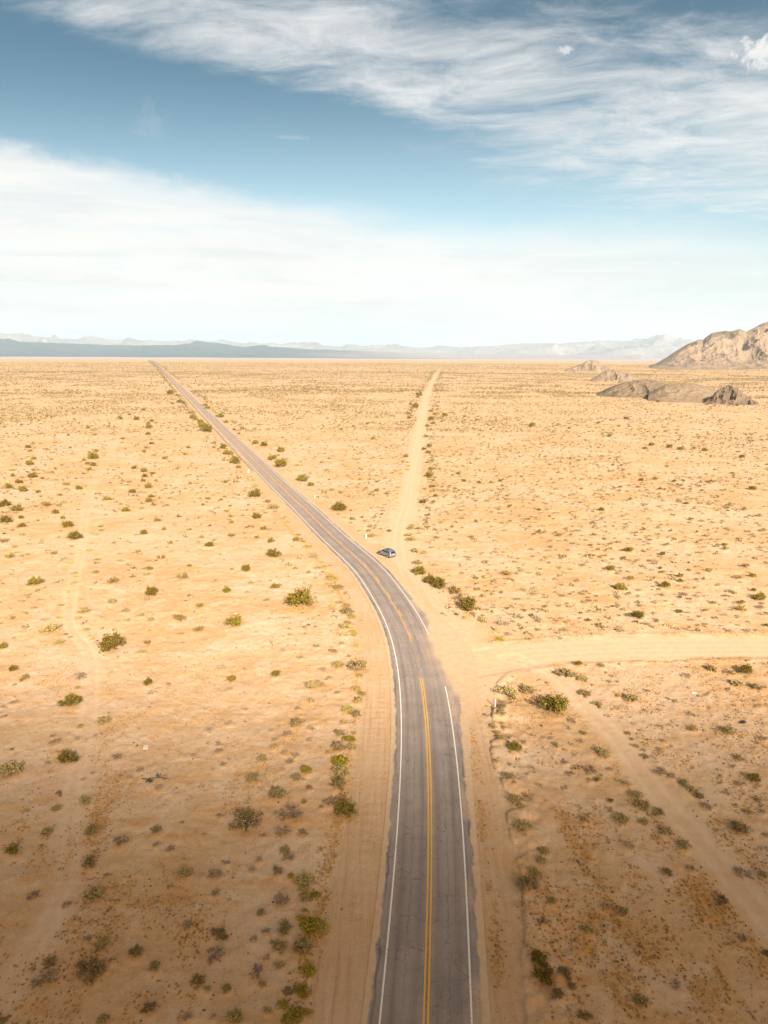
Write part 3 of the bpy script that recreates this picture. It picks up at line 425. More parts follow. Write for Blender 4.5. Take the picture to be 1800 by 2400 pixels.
tyre = n.noise(n.mapping(P, (2.4, 0.10, 1), (0, 0, R(2))), 1.0, 6, 0.66, 0.5)
sand = n.mix(n.m('MULTIPLY', n.m('MULTIPLY', n.sm(shd, 0.2, 0.9), n.sm(gy, 170, 110)), n.sm(tyre, 0.50, 0.70, 0.0, 0.55)), sand, (0.40, 0.26, 0.155))
sand = n.mix(n.m('MULTIPLY', n.m('MULTIPLY', n.sm(shd, 0.2, 0.9), n.sm(gy, 170, 110)), n.sm(tyre, 0.48, 0.30, 0.0, 0.35)), sand, (0.66, 0.50, 0.36))
fine_n = n.noise(n.mapping(P, (1.0, 0.75, 1)), 2.6, 5, 0.72, 0.6)
spk = n.noise(n.mapping(P, (1.0, 0.8, 1)), 5.5, 4, 0.7, 0.4)
stm = n.m('MULTIPLY', n.sm(n.m('ADD', stw, n.m('ADD', n.m('MULTIPLY', n.m('SUBTRACT', fine_n, 0.5), 1.9), n.m('MULTIPLY', n.m('SUBTRACT', spk, 0.5), 1.3))), 0.48, 0.95), n.sm(stw, 0.02, 0.25))
sand = n.mix(n.m('MULTIPLY', stm, 0.70), sand, n.mix(n.sm(L4, 0.35, 0.65), (0.40, 0.215, 0.070), (0.50, 0.30, 0.12)))
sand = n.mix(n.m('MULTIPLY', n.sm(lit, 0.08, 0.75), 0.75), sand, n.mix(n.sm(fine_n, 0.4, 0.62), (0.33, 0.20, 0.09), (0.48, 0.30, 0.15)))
# gravel freckles
vd = n.vor(P, 1.9); vsz = n.noise(P, 0.25, 3, 0.6)
peb = n.m('MULTIPLY', n.sm(vd, 0.16, 0.07), n.sm(vsz, 0.45, 0.62)); peb = n.m('MULTIPLY', peb, n.m('SUBTRACT', 1.0, n.m('MULTIPLY', tr, 0.9)))
sand = n.mix(n.m('MULTIPLY', peb, 0.6), sand, (0.16, 0.12, 0.10))
vd2 = n.vor(P, 4.2); peb2 = n.m('MULTIPLY', n.sm(vd2, 0.22, 0.10), n.sm(n.noise(P, 0.5, 4, 0.65), 0.42, 0.60)); peb2 = n.m('MULTIPLY', peb2, n.m('SUBTRACT', 1.0, n.m('MULTIPLY', tr, 0.8)))
sand = n.mix(n.m('MULTIPLY', peb2, 0.5), sand, (0.30, 0.17, 0.08))
# open scrub far away, then the dry lake bed and cloud shade painted dark on the plain at the left
dist = n.m('SQRT', n.m('ADD', n.m('MULTIPLY', gx, gx), n.m('MULTIPLY', gy, gy)))
fs = n.noise(P, 0.06, 7, 0.78); fl = n.noise(n.mapping(P, (0.6, 1.0, 1)), 0.0022, 5, 0.6, 0.4)
scr = n.m('MULTIPLY', n.sm(dist, 900, 2600), n.sm(n.m('ADD', fs, n.m('MULTIPLY', fl, 0.35)), 0.50, 0.80))
sand = n.mix(n.m('MULTIPLY', n.sm(dist, 1300, 3600), 0.45), sand, (0.58, 0.385, 0.19))
sand = n.mix(n.m('MULTIPLY', scr, 0.40), sand, (0.30, 0.22, 0.11))
lake = n.sm(n.m('ADD', dist, n.m('MULTIPLY', n.m('SUBTRACT', fl, 0.5), 3500)), 5200, 7200)
sand = n.mix(lake, sand, (0.44, 0.37, 0.345))
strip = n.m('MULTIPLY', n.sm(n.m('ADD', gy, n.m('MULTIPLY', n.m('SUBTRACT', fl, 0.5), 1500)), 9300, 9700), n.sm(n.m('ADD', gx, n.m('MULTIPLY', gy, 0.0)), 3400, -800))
sand = n.mix(strip, sand, (0.055, 0.06, 0.07))  # dark tone stands in for cloud shade on the distant plain
hs_ = n.n('ShaderNodeHueSaturation'); hs_.inputs['Saturation'].default_value = 1.15; hs_.inputs['Value'].default_value = 0.98; n.link(sand, hs_.inputs['Color'])
n.set(b.inputs['Base Color'], hs_.outputs[0]); b.inputs['Roughness'].default_value = 0.95
h = n.m('ADD', n.m('ADD', n.m('MULTIPLY', L3, 0.5), n.m('MULTIPLY', L4, 0.22)), n.m('MULTIPLY', fine_n, 0.5))
h = n.m('MULTIPLY', h, n.m('SUBTRACT', 1.0, n.m('MULTIPLY', tr, 0.7)))
bump(n, b, n.m('ADD', h, n.m('MULTIPLY', peb, 0.5)), 0.9, 0.2)
GV = np.stack([GX, GY, Z_], 1)
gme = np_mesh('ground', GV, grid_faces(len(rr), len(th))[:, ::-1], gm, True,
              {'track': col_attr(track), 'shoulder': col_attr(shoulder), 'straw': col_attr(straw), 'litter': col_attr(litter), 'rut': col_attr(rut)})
link('ground', gme, kind='structure')
def gz_at(x, y, _c={}):
    """height of the ground sheet at points (bilinear over the polar grid)"""
    x = np.atleast_1d(x); y = np.atleast_1d(y); r = np.hypot(x, y); t = np.arctan2(x, y)
    i = np.clip(np.searchsorted(rr, r) - 1, 0, len(rr) - 2); j = np.clip(np.searchsorted(th_r, t) - 1, 0, len(th) - 2)
    fr = (r - rr[i]) / (rr[i + 1] - rr[i]); ft = (t - th_r[j]) / (th_r[j + 1] - th_r[j]); ZZ = Z_.reshape(len(rr), len(th))
    return (ZZ[i, j] * (1 - fr) + ZZ[i + 1, j] * fr) * (1 - ft) + (ZZ[i, j + 1] * (1 - fr) + ZZ[i + 1, j + 1] * fr) * ft

# ------------------------------------------------------------------ the paved road
def frame(C):
    T = np.gradient(C, axis=0); T /= np.linalg.norm(T, axis=1)[:, None]; return T, np.stack([T[:, 1], -T[:, 0]], 1)
TT, NN = frame(ROAD)
LAT = np.concatenate([np.linspace(-4.75, 4.75, 58), np.linspace(5.0, 9.5, 16)])
jc = at(1040, 1540)                                            # mouth of the side road
arc_j = ARC[np.argmin(np.hypot(ROAD[:, 0] - jc[0] + 5, ROAD[:, 1] - jc[1]))]
def road_z(x, y): r = np.hypot(x, y); return big(x, y) + .012 + r * .00012 * (r > 120) + np.clip(r - 300, 0, None) * .0003
i_mid = np.searchsorted(ARC, 520)
def strip(C, N, lat, arc, lift=0.0):
    X_ = C[:, None, 0] + N[:, None, 0] * lat; Y_ = C[:, None, 1] + N[:, None, 1] * lat
    z = road_z(X_, Y_) + lift * (1 + np.hypot(X_, Y_) / 60)
    V = np.stack([X_, Y_, z], -1).reshape(-1, 3); uv = np.stack(np.broadcast_arrays(lat, arc[:, None]), -1).reshape(-1, 2)
    return V, uv
fine_arc = np.arange(0, 420, .45)
FC = np.stack([np.interp(fine_arc, ARC, ROAD[:, 0]), np.interp(fine_arc, ARC, ROAD[:, 1])], 1); FC = smooth_line(FC, 6); FT, FN = frame(FC)
flare = 4.75 + 4.75 * np.exp(-((fine_arc - arc_j) / 19.0) ** 2)
latm = np.tile(LAT[None, :], (len(fine_arc), 1)); latm[:, 58:] = 4.75 + (LAT[58:] - 4.75)[None, :] * ((flare - 4.75) / 4.75)[:, None] + .02
V, uv = strip(FC, FN, latm, fine_arc)
x_, y_, lt = V[:, 0], V[:, 1], uv[:, 0]; ar = uv[:, 1]
e1 = fbm(x_ / 1.6, y_ / 1.6, 61, 4); e2 = fbm(x_ / 7, y_ / 7, 62, 3); e3 = fbm(x_ / .5, y_ / .5, 63, 3)
edge_r_ = 4.25 + 2.9 * np.exp(-((ar - arc_j) / 15.0) ** 2)
dust = sst(np.where(lt < 0, -lt - 4.2, lt - edge_r_ + .1) + (e1 - .5) * .5 + (e3 - .5) * .35 + (e2 - .5) * .25, -.20, .26)
jm = np.exp(-((ar - arc_j - 2) / 15.0) ** 2)
dust = np.maximum(dust, sst(lt + (e2 - .5) * 3.0 + (e1 - .5) * 1.0 + 2.6 * jm, 3.9, 7.0) * sst(jm, .03, .4) * .95)
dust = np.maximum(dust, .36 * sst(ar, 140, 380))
dust = np.maximum(dust, jm * sst(lt, -2.2, 4.0) * .50 * (.5 + e2))
dust = np.maximum(dust, np.exp(-((lt - 4.1) / 1.1) ** 2) * sst(e2, .38, .62) * .5 * (ar > arc_j - 75))
am, n, b = new_mat('asphalt')
P = pos(n); uvn = n.n('ShaderNodeUVMap'); sp = n.n('ShaderNodeSeparateXYZ'); n.link(uvn.outputs[0], sp.inputs[0]); ua, va = sp.outputs[0], sp.outputs[1]
a1 = n.noise(P, 0.25, 5, 0.6); a2 = n.noise(P, 9.0, 4, 0.7); a3 = n.noise(n.comb(n.m('MULTIPLY', ua, 1.6), n.m('MULTIPLY', va, 0.035)), 1.0, 6, 0.62, 0.3)
asp = n.mix(n.sm(a1, 0.35, 0.65), (0.315, 0.255, 0.22), (0.255, 0.212, 0.186))
asp = n.mix(n.sm(a3, 0.48, 0.74, 0.0, 0.55), asp, (0.15, 0.125, 0.115))
wheel = n.m('ADD', n.sm(n.m('ABSOLUTE', n.m('SUBTRACT', n.m('ABSOLUTE', ua), 0.85)), 0.55, 0.0), n.sm(n.m('ABSOLUTE', n.m('SUBTRACT', n.m('ABSOLUTE', ua), 2.55)), 0.5, 0.0))
asp = n.mix(n.m('MULTIPLY', wheel, n.sm(a3, 0.3, 0.6, 0.15, 0.60)), asp, (0.14, 0.115, 0.105))
asp = n.mix(n.sm(a2, 0.35, 0.8, 0.0, 0.35), asp, (0.42, 0.345, 0.295))
wv = n.vadd(n.comb(ua, va), n.comb(n.m('MULTIPLY', n.m('SUBTRACT', n.noise(P, 1.1, 4, 0.6), 0.5), 1.6), n.m('MULTIPLY', n.m('SUBTRACT', n.noise(n.vadd(P, (31, 7, 0)), 1.1, 4, 0.6), 0.5), 1.6)))
cr = n.vor(n.mapping(wv, (0.62, 0.5, 1)), 1.0, 'DISTANCE_TO_EDGE')
crm = n.m('MULTIPLY', n.sm(cr, 0.020, 0.004), n.sm(n.noise(P, 0.13, 3, 0.5), 0.40, 0.56))
cr2 = n.vor(n.mapping(wv, (1.9, 1.5, 1)), 1.0, 'DISTANCE_TO_EDGE'); crm2 = n.m('MULTIPLY', n.sm(cr2, 0.05, 0.01), n.sm(n.noise(n.vadd(P, (9, 70, 0)), 0.22, 3, 0.5), 0.52, 0.62))
lc = n.m('MULTIPLY', n.sm(n.m('ABSOLUTE', n.m('ADD', n.m('SUBTRACT', n.m('ABSOLUTE', ua), 1.75), n.m('MULTIPLY', n.m('SUBTRACT', n.noise(P, 0.5, 5, 0.65), 0.5), 0.9))), 0.045, 0.012), n.sm(n.noise(n.vadd(P, (3, 4, 0)), 0.09, 3, 0.5), 0.40, 0.52))
crack = n.m('MAXIMUM', n.m('MAXIMUM', crm, n.m('MULTIPLY', crm2, 0.7)), lc)
asp = n.mix(n.m('MULTIPLY', crack, 0.45), asp, (0.07, 0.055, 0.048))
edged = n.m('MULTIPLY', n.sm(n.m('ABSOLUTE', n.m('SUBTRACT', n.m('ABSOLUTE', ua), n.m('ADD', 4.0, n.m('MULTIPLY', n.m('SUBTRACT', n.noise(P, 0.4, 5, 0.6), 0.5), 0.8)))), 0.16, 0.04), n.sm(n.noise(P, 0.08, 3, 0.5), 0.42, 0.58))
asp = n.mix(n.m('MULTIPLY', edged, 0.55), asp, (0.07, 0.062, 0.06))
dst = n.attr('dust'); grit = n.noise(P, 3.2, 6, 0.7)
dmk = n.sm(n.m('ADD', dst, n.m('MULTIPLY', n.m('SUBTRACT', grit, 0.5), 0.7)), 0.15, 0.80)
asp = n.mix(dmk, asp, n.mix(n.sm(n.noise(P, 0.9, 6, 0.65), .35, .7), (0.575, 0.405, 0.255), (0.52, 0.35, 0.205)))
n.set(b.inputs['Base Color'], asp); b.inputs['Roughness'].default_value = 0.85; b.inputs['Specular IOR Level'].default_value = 0.25
bump(n, b, n.m('SUBTRACT', n.m('MULTIPLY', a2, 0.25), n.m('MULTIPLY', crack, 1.0)), 0.35, 0.03)
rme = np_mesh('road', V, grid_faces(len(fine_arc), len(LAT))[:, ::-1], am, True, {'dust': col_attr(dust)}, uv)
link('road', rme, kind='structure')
ia = np.where(ARC > 418)[0]; ia = np.concatenate([ia[:120:2], ia[120:700:6], ia[700::25], [len(ARC) - 1]]); ia = np.unique(ia)
farC = np.vstack([[np.interp(419.5, ARC, ROAD[:, 0]), np.interp(419.5, ARC, ROAD[:, 1])], ROAD[ia[1:]]]); farA = np.concatenate([[419.5], ARC[ia[1:]]])
fT, fN = frame(farC); lat2 = np.linspace(-4.9, 4.9, 15)[None, :]
V2, uv2 = strip(farC, fN, np.repeat(lat2, len(farC), 0), farA)
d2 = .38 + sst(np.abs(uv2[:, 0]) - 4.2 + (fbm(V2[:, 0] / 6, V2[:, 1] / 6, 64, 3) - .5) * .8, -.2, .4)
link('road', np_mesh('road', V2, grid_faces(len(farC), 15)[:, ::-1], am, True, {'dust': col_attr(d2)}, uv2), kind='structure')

def paint(name, rgb, wear):
    m, n, b = new_mat(name); P = pos(n)
    w1 = n.noise(P, 6.0, 5, 0.7); w2 = n.noise(P, 0.35, 4, 0.6)
    f = n.sm(n.m('ADD', w1, n.m('MULTIPLY', w2, 0.6)), 0.92 - wear, 1.05 - wear)
    n.set(b.inputs['Base Color'], n.mix(n.m('MULTIPLY', f, 0.75), rgb, (0.30, 0.24, 0.19))); b.inputs['Roughness'].default_value = 0.6; return m
M_YEL = paint('yellow_paint', (0.80, 0.41, 0.03), -0.02); M_WHI = paint('white_paint', (0.78, 0.74, 0.66), 0.04)
def ribbon(name, off, w, s0, s1, mat, dashes=None, step=1.2):
    """painted line at a lateral offset, from arc s0 to s1; dashes = (on, off)"""
    Vs, Fs, k = [], [], 0
    segs = [(s0, s1)] if not dashes else [(a, min(a + dashes[0], s1)) for a in np.arange(s0, s1, sum(dashes))]
    for a, b2 in segs:
        st_ = step if a < 450 else 8.0
        ss = np.unique(np.concatenate([np.arange(a, b2, st_), [b2]]))
        if len(ss) < 2: continue
        C = np.stack([np.interp(ss, AF, FR[:, 0]), np.interp(ss, AF, FR[:, 1])], 1); N = np.stack([np.interp(ss, AF, FNN[:, 0]), np.interp(ss, AF, FNN[:, 1])], 1)
        lat = np.array([[off - w / 2, off + w / 2]]).repeat(len(ss), 0)
        v, _ = strip(C, N, lat, ss, 0.004); Vs.append(v); Fs.append(grid_faces(len(ss), 2)[:, ::-1] + k); k += len(v)
    return link(name, np_mesh(name, np.vstack(Vs), np.vstack(Fs), mat, True), kind='structure')
FR = np.vstack([FC[:-2], farC[1:]]); AF = np.concatenate([fine_arc[:-2], farA[1:]]); _, FNN = frame(FR)
def arc_at(px, py):
    p = at(px, py); return AF[np.argmin(np.hypot(FR[:, 0] - p[0], FR[:, 1] - p[1]))]
aY1, aY2 = arc_at(988, 1590), arc_at(967, 1508)
ribbon('yellow_line', -.16, .13, 5, aY1, M_YEL); ribbon('yellow_line', .16, .13, 5, aY1, M_YEL)
ribbon('yellow_line', -.13, .12, aY2, 640, M_YEL); ribbon('yellow_line', .15, .12, aY2 + 2, 640, M_YEL, (3.2, 7.5))
ribbon('yellow_line', 0.0, .07, aY1 + 1, aY2 - 1, paint('worn_yellow_paint', (0.45, 0.27, 0.10), 0.16))
aW1, aW2 = arc_at(1000, 1607), arc_at(962, 1490)
ribbon('edge_line', -3.38, .14, 5, 1500, M_WHI)
ribbon('edge_line', 3.38, .14, 5, aW1, M_WHI); ribbon('edge_line', 3.38, .13, aW2, 1500, M_WHI)

# ------------------------------------------------------------------ hills and mountains
def rock_mat(name, c1, c2, c3, sc=1.0, strata=0.3):
    m, n, b = new_mat(name); P = pos(n)
    a = n.noise(P, 0.012 * sc, 8, 0.68, 0.6); c = n.noise(P, 0.06 * sc, 8, 0.7, 0.3); r = n.noise(n.mapping(P, (1, 1, 3)), 0.03 * sc, 7, 0.7, 1.2)
    col = n.mix(n.sm(a, 0.4, 0.62), c1, c2); col = n.mix(n.m('MULTIPLY', n.sm(c, 0.5, 0.68), 0.75), col, c3)
    col = n.mix(n.m('MULTIPLY', n.sm(r, 0.55, 0.72), strata), col, tuple(v * .45 for v in c3))
    n.set(b.inputs['Base Color'], col); bump(n, b, n.m('ADD', n.m('MULTIPLY', c, 0.6), r), 0.9, 6.0 / sc); return m
def shade_fade(m):                           # the painted cloud shade gives way to a pale tone towards the right
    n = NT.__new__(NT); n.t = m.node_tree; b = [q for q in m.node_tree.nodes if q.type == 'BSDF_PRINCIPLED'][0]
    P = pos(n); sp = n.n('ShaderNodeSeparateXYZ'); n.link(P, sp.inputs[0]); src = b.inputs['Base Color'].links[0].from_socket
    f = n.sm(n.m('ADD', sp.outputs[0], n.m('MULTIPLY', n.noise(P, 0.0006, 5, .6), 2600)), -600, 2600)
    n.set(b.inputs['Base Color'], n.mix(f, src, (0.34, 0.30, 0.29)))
def relief(name, pts, D, front, back, mat, rough=0.25, fs=None, ncol=240, nrow=70, seed=1, base=None, power=1.0, kind='structure'):
    """a range whose skyline passes the given photo pixels when its crest stands at distance D"""
    xs = np.array([p[0] for p in pts], float); ysk = np.array([p[1] for p in pts], float)
    cx = np.linspace(xs[0], xs[-1], ncol); cy = np.interp(cx, xs, ysk)
    cy = cy + (vnoise(cx / 9.0, cx * 0, seed) - .5) * 1.2 * (ncol > 100)
    az = []; top = []
    for a, c in zip(cx, cy):
        d = ray(a, c); hd = math.hypot(d[0], d[1]); az.append(math.atan2(d[0], d[1])); top.append(H + d[2] / hd * D)
    az = np.array(az); top = np.array(top)
    t = np.concatenate([np.linspace(0, 1, nrow), np.linspace(1, 2, nrow // 2)[1:]])
    Rr = np.where(t < 1, front + (D - front) * t, D + (back - D) * (t - 1))
    A_, R_ = np.meshgrid(az, Rr); T_ = np.broadcast_to(t[:, None], A_.shape)
    X_ = R_ * np.sin(A_); Y_ = R_ * np.cos(A_)
    g = big(X_, Y_) - .6 - D * .0005
    prof = np.where(T_ < 1, sst(T_, -.0, 1.0) ** power, sst(2 - T_, 0, 1))
    fs = fs or (D * .05)
    nz = ridged(X_ / fs, Y_ / fs, seed, 6) - .55
    hgt = np.clip(top[None, :] - g, 0, None)
    w4 = 4 * prof * (1 - prof) + .0
    z = g + hgt * prof * (1 + rough * nz * (1.15 - prof) * 1.3) + hgt * w4 * nz * rough * 1.4 * (1 if D < 20000 else 1.6)
    z = np.maximum(z, g - 2)
    V = np.stack([X_, Y_, z], -1).reshape(-1, 3)
    return link(name, np_mesh(name, V, grid_faces(len(t), ncol)[:, ::-1], mat, False if D < 5000 else True), kind=kind)
M_NEAR = rock_mat('granite_slope', (0.235, 0.168, 0.112), (0.30, 0.218, 0.148), (0.145, 0.105, 0.082), 2.6, .6)
M_DARK = rock_mat('dark_rock', (0.17, 0.125, 0.085), (0.23, 0.165, 0.105), (0.10, 0.075, 0.06), 3.0)
M_TAN = rock_mat('tan_gravel', (0.285, 0.205, 0.130), (0.25, 0.178, 0.112), (0.19, 0.135, 0.09), 2.5, 0.1)
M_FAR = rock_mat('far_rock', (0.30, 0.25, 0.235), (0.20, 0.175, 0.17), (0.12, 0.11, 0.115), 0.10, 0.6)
M_SHADED = rock_mat('painted_shade_range', (0.032, 0.064, 0.095), (0.060, 0.085, 0.110), (0.016, 0.034, 0.055), 0.12, 0.4)  # cloud shade over this range is put into its dark blue base colour
shade_fade(M_SHADED)
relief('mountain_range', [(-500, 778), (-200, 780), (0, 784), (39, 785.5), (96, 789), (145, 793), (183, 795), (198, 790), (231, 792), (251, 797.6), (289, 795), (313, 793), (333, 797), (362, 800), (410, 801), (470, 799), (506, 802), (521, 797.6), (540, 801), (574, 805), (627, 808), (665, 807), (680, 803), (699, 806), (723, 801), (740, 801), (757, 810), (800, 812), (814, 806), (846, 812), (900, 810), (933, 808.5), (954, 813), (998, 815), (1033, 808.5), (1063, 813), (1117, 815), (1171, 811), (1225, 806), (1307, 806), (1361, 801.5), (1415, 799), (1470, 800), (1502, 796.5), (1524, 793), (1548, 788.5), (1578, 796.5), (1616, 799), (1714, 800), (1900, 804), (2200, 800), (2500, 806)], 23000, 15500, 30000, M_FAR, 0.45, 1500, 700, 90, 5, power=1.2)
relief('mountain_range', [(-500, 800), (-200, 792), (0, 794), (24, 795), (43, 801), (96, 802), (193, 806), (299, 810), (410, 808), (448, 803), (460, 796.5), (482, 801), (521, 806), (550, 811), (579, 813), (603, 810), (622, 808), (632, 812), (675, 815), (723, 818), (800, 820), (880, 824), (960, 827), (1100, 829), (1300, 831), (1500, 834)], 14000, 9800, 17000, M_SHADED, 0.30, 900, 420, 60, 9, power=1.1)
relief('mountain', [(1500, 868), (1514, 862), (1540, 851), (1561.6, 838), (1593, 817), (1615, 805), (1633, 797), (1649, 795), (1668, 781), (1691.6, 776.6), (1718, 776), (1734, 771), (1750, 777), (1768, 766.5), (1784, 758.6), (1800, 752), (1850, 738), (1920, 728), (2050, 745), (2200, 790), (2380, 860)], 3350, 2750, 4600, M_NEAR, 0.27, 110, 520, 200, 14)
relief('hill', [(1312, 872), (1335, 864), (1350, 858), (1372, 848), (1388, 841.6), (1402, 848), (1420, 857), (1440, 866), (1462, 874)], 2400, 2310, 2560, M_NEAR, 0.5, 30, 120, 50, 22)
relief('hill', [(1378, 893), (1392, 886), (1408, 876), (1422, 869), (1436, 866), (1455, 871), (1480, 878), (1510, 890), (1525, 896)], 1500, 1440, 1590, M_NEAR, 0.5, 22, 120, 50, 23)
relief('hill', [(1388, 930), (1400, 922), (1420, 912), (1440, 904), (1462, 896), (1480, 893), (1500, 891), (1520, 891), (1540, 893), (1560, 899), (1580, 908), (1600, 918)], 955, 880, 1040, M_DARK, 0.25, 14, 220, 90, 24)
relief('hill', [(1520, 922), (1545, 908), (1560, 902), (1590, 899), (1625, 899), (1645, 903), (1662, 909), (1680, 916), (1700, 924), (1730, 933), (1790, 942), (1830, 946)], 900, 810, 990, M_TAN, 0.14, 20, 220, 80, 25)
relief('rock_outcrop', [(1645, 944), (1658, 938), (1672, 926), (1684, 915), (1694, 909), (1704, 905), (1713, 904), (1722, 909), (1733, 913), (1742, 922), (1752, 930), (1764, 937), (1778, 944)], 830, 800, 858, M_DARK, .75, 6, 170, 90, 26)

# ------------------------------------------------------------------ an added thin cloud, unseen behind the camera, to shade the nearest ground
gx_ = np.linspace(-330, 330, 90); gy_ = np.concatenate([np.linspace(-420, 0, 30)[:-1], np.linspace(0, 112, 61)])
CX, CY = np.meshgrid(gx_, gy_)
side_ = np.abs(CX + 1) / 40.0
tau = 4.2 * (np.clip((95 - CY + np.clip(side_, 0, 1.2) * 7) / 48, 0, 1.1)) ** 1.8 * sst(np.abs(CX), 325, 230) * sst(CY, -418, -300)  # cloud depth shaped by the darkening wanted on the ground below
tau = tau * (0.93 + 0.14 * fbm(CX / 60, CY / 60, 81, 3))
ALT = 950.0; tt_ = ALT / sdir.z; dens_c = 0.30
Th = tau * sdir.z / dens_c + .02
cxw = CX + sdir.x * tt_; cyw = CY + sdir.y * tt_
n_t = Th.size; top_v = np.stack([cxw, cyw, ALT + Th * .6], -1).reshape(-1, 3); bot_v = np.stack([cxw, cyw, ALT - Th * .4], -1).reshape(-1, 3)
gf = grid_faces(90, 90)
rim = np.concatenate([np.arange(89), np.arange(89) * 90 + 89, 90 * 89 + np.arange(89, 0, -1), np.arange(89, 0, -1) * 90])
rim_f = np.stack([rim, np.roll(rim, -1), np.roll(rim, -1) + n_t, rim + n_t], 1)
cmat = bpy.data.materials.new('added_cloud_vapour'); cmat.use_nodes = True; cn = NT(cmat.node_tree)
pv = cn.n('ShaderNodeVolumePrincipled'); co = cn.n('ShaderNodeOutputMaterial'); cn.link(pv.outputs[0], co.inputs['Volume'])
pv.inputs['Color'].default_value = (1, 1, 1, 1); pv.inputs['Density'].default_value = dens_c; pv.inputs['Anisotropy'].default_value = 0.0
link('cloud', np_mesh('cloud', np.vstack([top_v, bot_v]), np.vstack([gf, gf[:, ::-1] + n_t, rim_f[:, ::-1]]), cmat, True), kind='structure')  # added out of view, only to dim the sun on the near ground

# ------------------------------------------------------------------ shrubs
def plant_mat(name, rgb, tip=None, var=0.25, transl=0.0):
    m, n, b = new_mat(name)
    t = n.attr('tint', 'Color'); oi = n.n('ShaderNodeObjectInfo')
    c = n.mix(1.0, rgb, t, 'MULTIPLY')
    h2 = n.n('ShaderNodeHueSaturation'); n.link(c, h2.inputs['Color'])
    n.set(h2.inputs['Value'], n.lin(oi.outputs['Random'], 0, 1, 1 - var, 1 + var)); n.set(h2.inputs['Hue'], n.lin(oi.outputs['Random'], 0, 1, 0.492, 0.512))
    n.set(b.inputs['Base Color'], h2.outputs[0]); b.inputs['Roughness'].default_value = 0.75
    return m
M_CREO = plant_mat('creosote_leaf', (0.135, 0.110, 0.016)); M_SPARSE = plant_mat('sparse_leaf', (0.20, 0.15, 0.045)); M_SAGE = plant_mat('sage_leaf', (0.31, 0.24, 0.105))
M_YELL = plant_mat('yellow_leaf', (0.31, 0.25, 0.09)); M_MOUND = plant_mat('mound_leaf', (0.27, 0.235, 0.02)); M_TWIG = plant_mat('twig', (0.32, 0.235, 0.16))
M_STEM = plant_mat('stem', (0.19, 0.135, 0.085)); M_STRAW = plant_mat('straw', (0.48, 0.27, 0.085)); M_SCRUB = plant_mat('scrub', (1, 1, 1), var=0.0)
def leaves(P, size, rng, up=0.0, asp=1.0):
    n = len(P); size = np.broadcast_to(size, (n,))[:, None]
    a = rng.normal(size=(n, 3)); a[:, 2] += up; a /= np.linalg.norm(a, axis=1)[:, None]
    b = rng.normal(size=(n, 3)); b -= (a * b).sum(1)[:, None] * a; b /= np.linalg.norm(b, axis=1)[:, None]
    v = np.stack([P - b * size * .5, P + a * size * asp * .5 - b * size * .1, P + b * size * .5, P - a * size * asp * .5 + b * size * .1], 1)
    return v.reshape(-1, 3), np.arange(n * 4).reshape(n, 4)
def tubes(segs):
    """three-sided tapering twigs: list of (p0, p1, r0, r1)"""
    V, Fc = [], []
    for p0, p1, r0, r1 in segs:
        p0 = np.array(p0); p1 = np.array(p1); d = p1 - p0; d = d / (np.linalg.norm(d) + 1e-9)
        a = np.cross(d, [0.3, 0.1, 1.0] if abs(d[2]) < .9 else [1, 0, 0]); a /= np.linalg.norm(a) + 1e-9; b = np.cross(d, a); k = len(V)
        for p, r in ((p0, r0), (p1, r1)):
            for q in range(3):
                t = 2.0944 * q; V.append(p + (a * math.cos(t) + b * math.sin(t)) * r)
        for q in range(3): Fc.append([k + q, k + (q + 1) % 3, k + 3 + (q + 1) % 3, k + 3 + q])
    return np.array(V), np.array(Fc)
def stems(rng, ns, tilt, hmul, r=0.018, forks=2):
    segs, tips = [], []
    for i in range(ns):
        az = rng.uniform(0, 6.283); tl = rng.uniform(*tilt); L = rng.uniform(.62, 1.05)
        d = np.array([math.sin(tl) * math.cos(az), math.sin(tl) * math.sin(az), math.cos(tl)]); p = np.array([rng.normal() * .06, rng.normal() * .06, -.03])
        q = p + d * L * .5; d2 = d + rng.normal(size=3) * .22 + np.array([0, 0, .12]); d2 /= np.linalg.norm(d2)
        segs.append((p, q, r, r * .7)); base = q
        for f in range(forks + 1):
            d3 = d2 + rng.normal(size=3) * .33; d3[2] = abs(d3[2]) * .8; d3 /= np.linalg.norm(d3); e = base + d3 * L * rng.uniform(.35, .55)
            segs.append((base, e, r * .6, r * .25)); tips.append((base, e))
    segs = [((a * [1, 1, hmul]), (b * [1, 1, hmul]), r0, r1) for a, b, r0, r1 in segs]
    return segs, [(a * [1, 1, hmul], b * [1, 1, hmul]) for a, b in tips]
def tint(n, rng, lo, hi, warm=0.0, rep=1):
    v = rng.uniform(lo, hi, n)[:, None] * np.ones((1, 3)); v[:, 0] *= 1 + warm * rng.uniform(0, 1, n); v[:, 2] *= 1 - warm * .5
    return np.repeat(v, rep, 0)
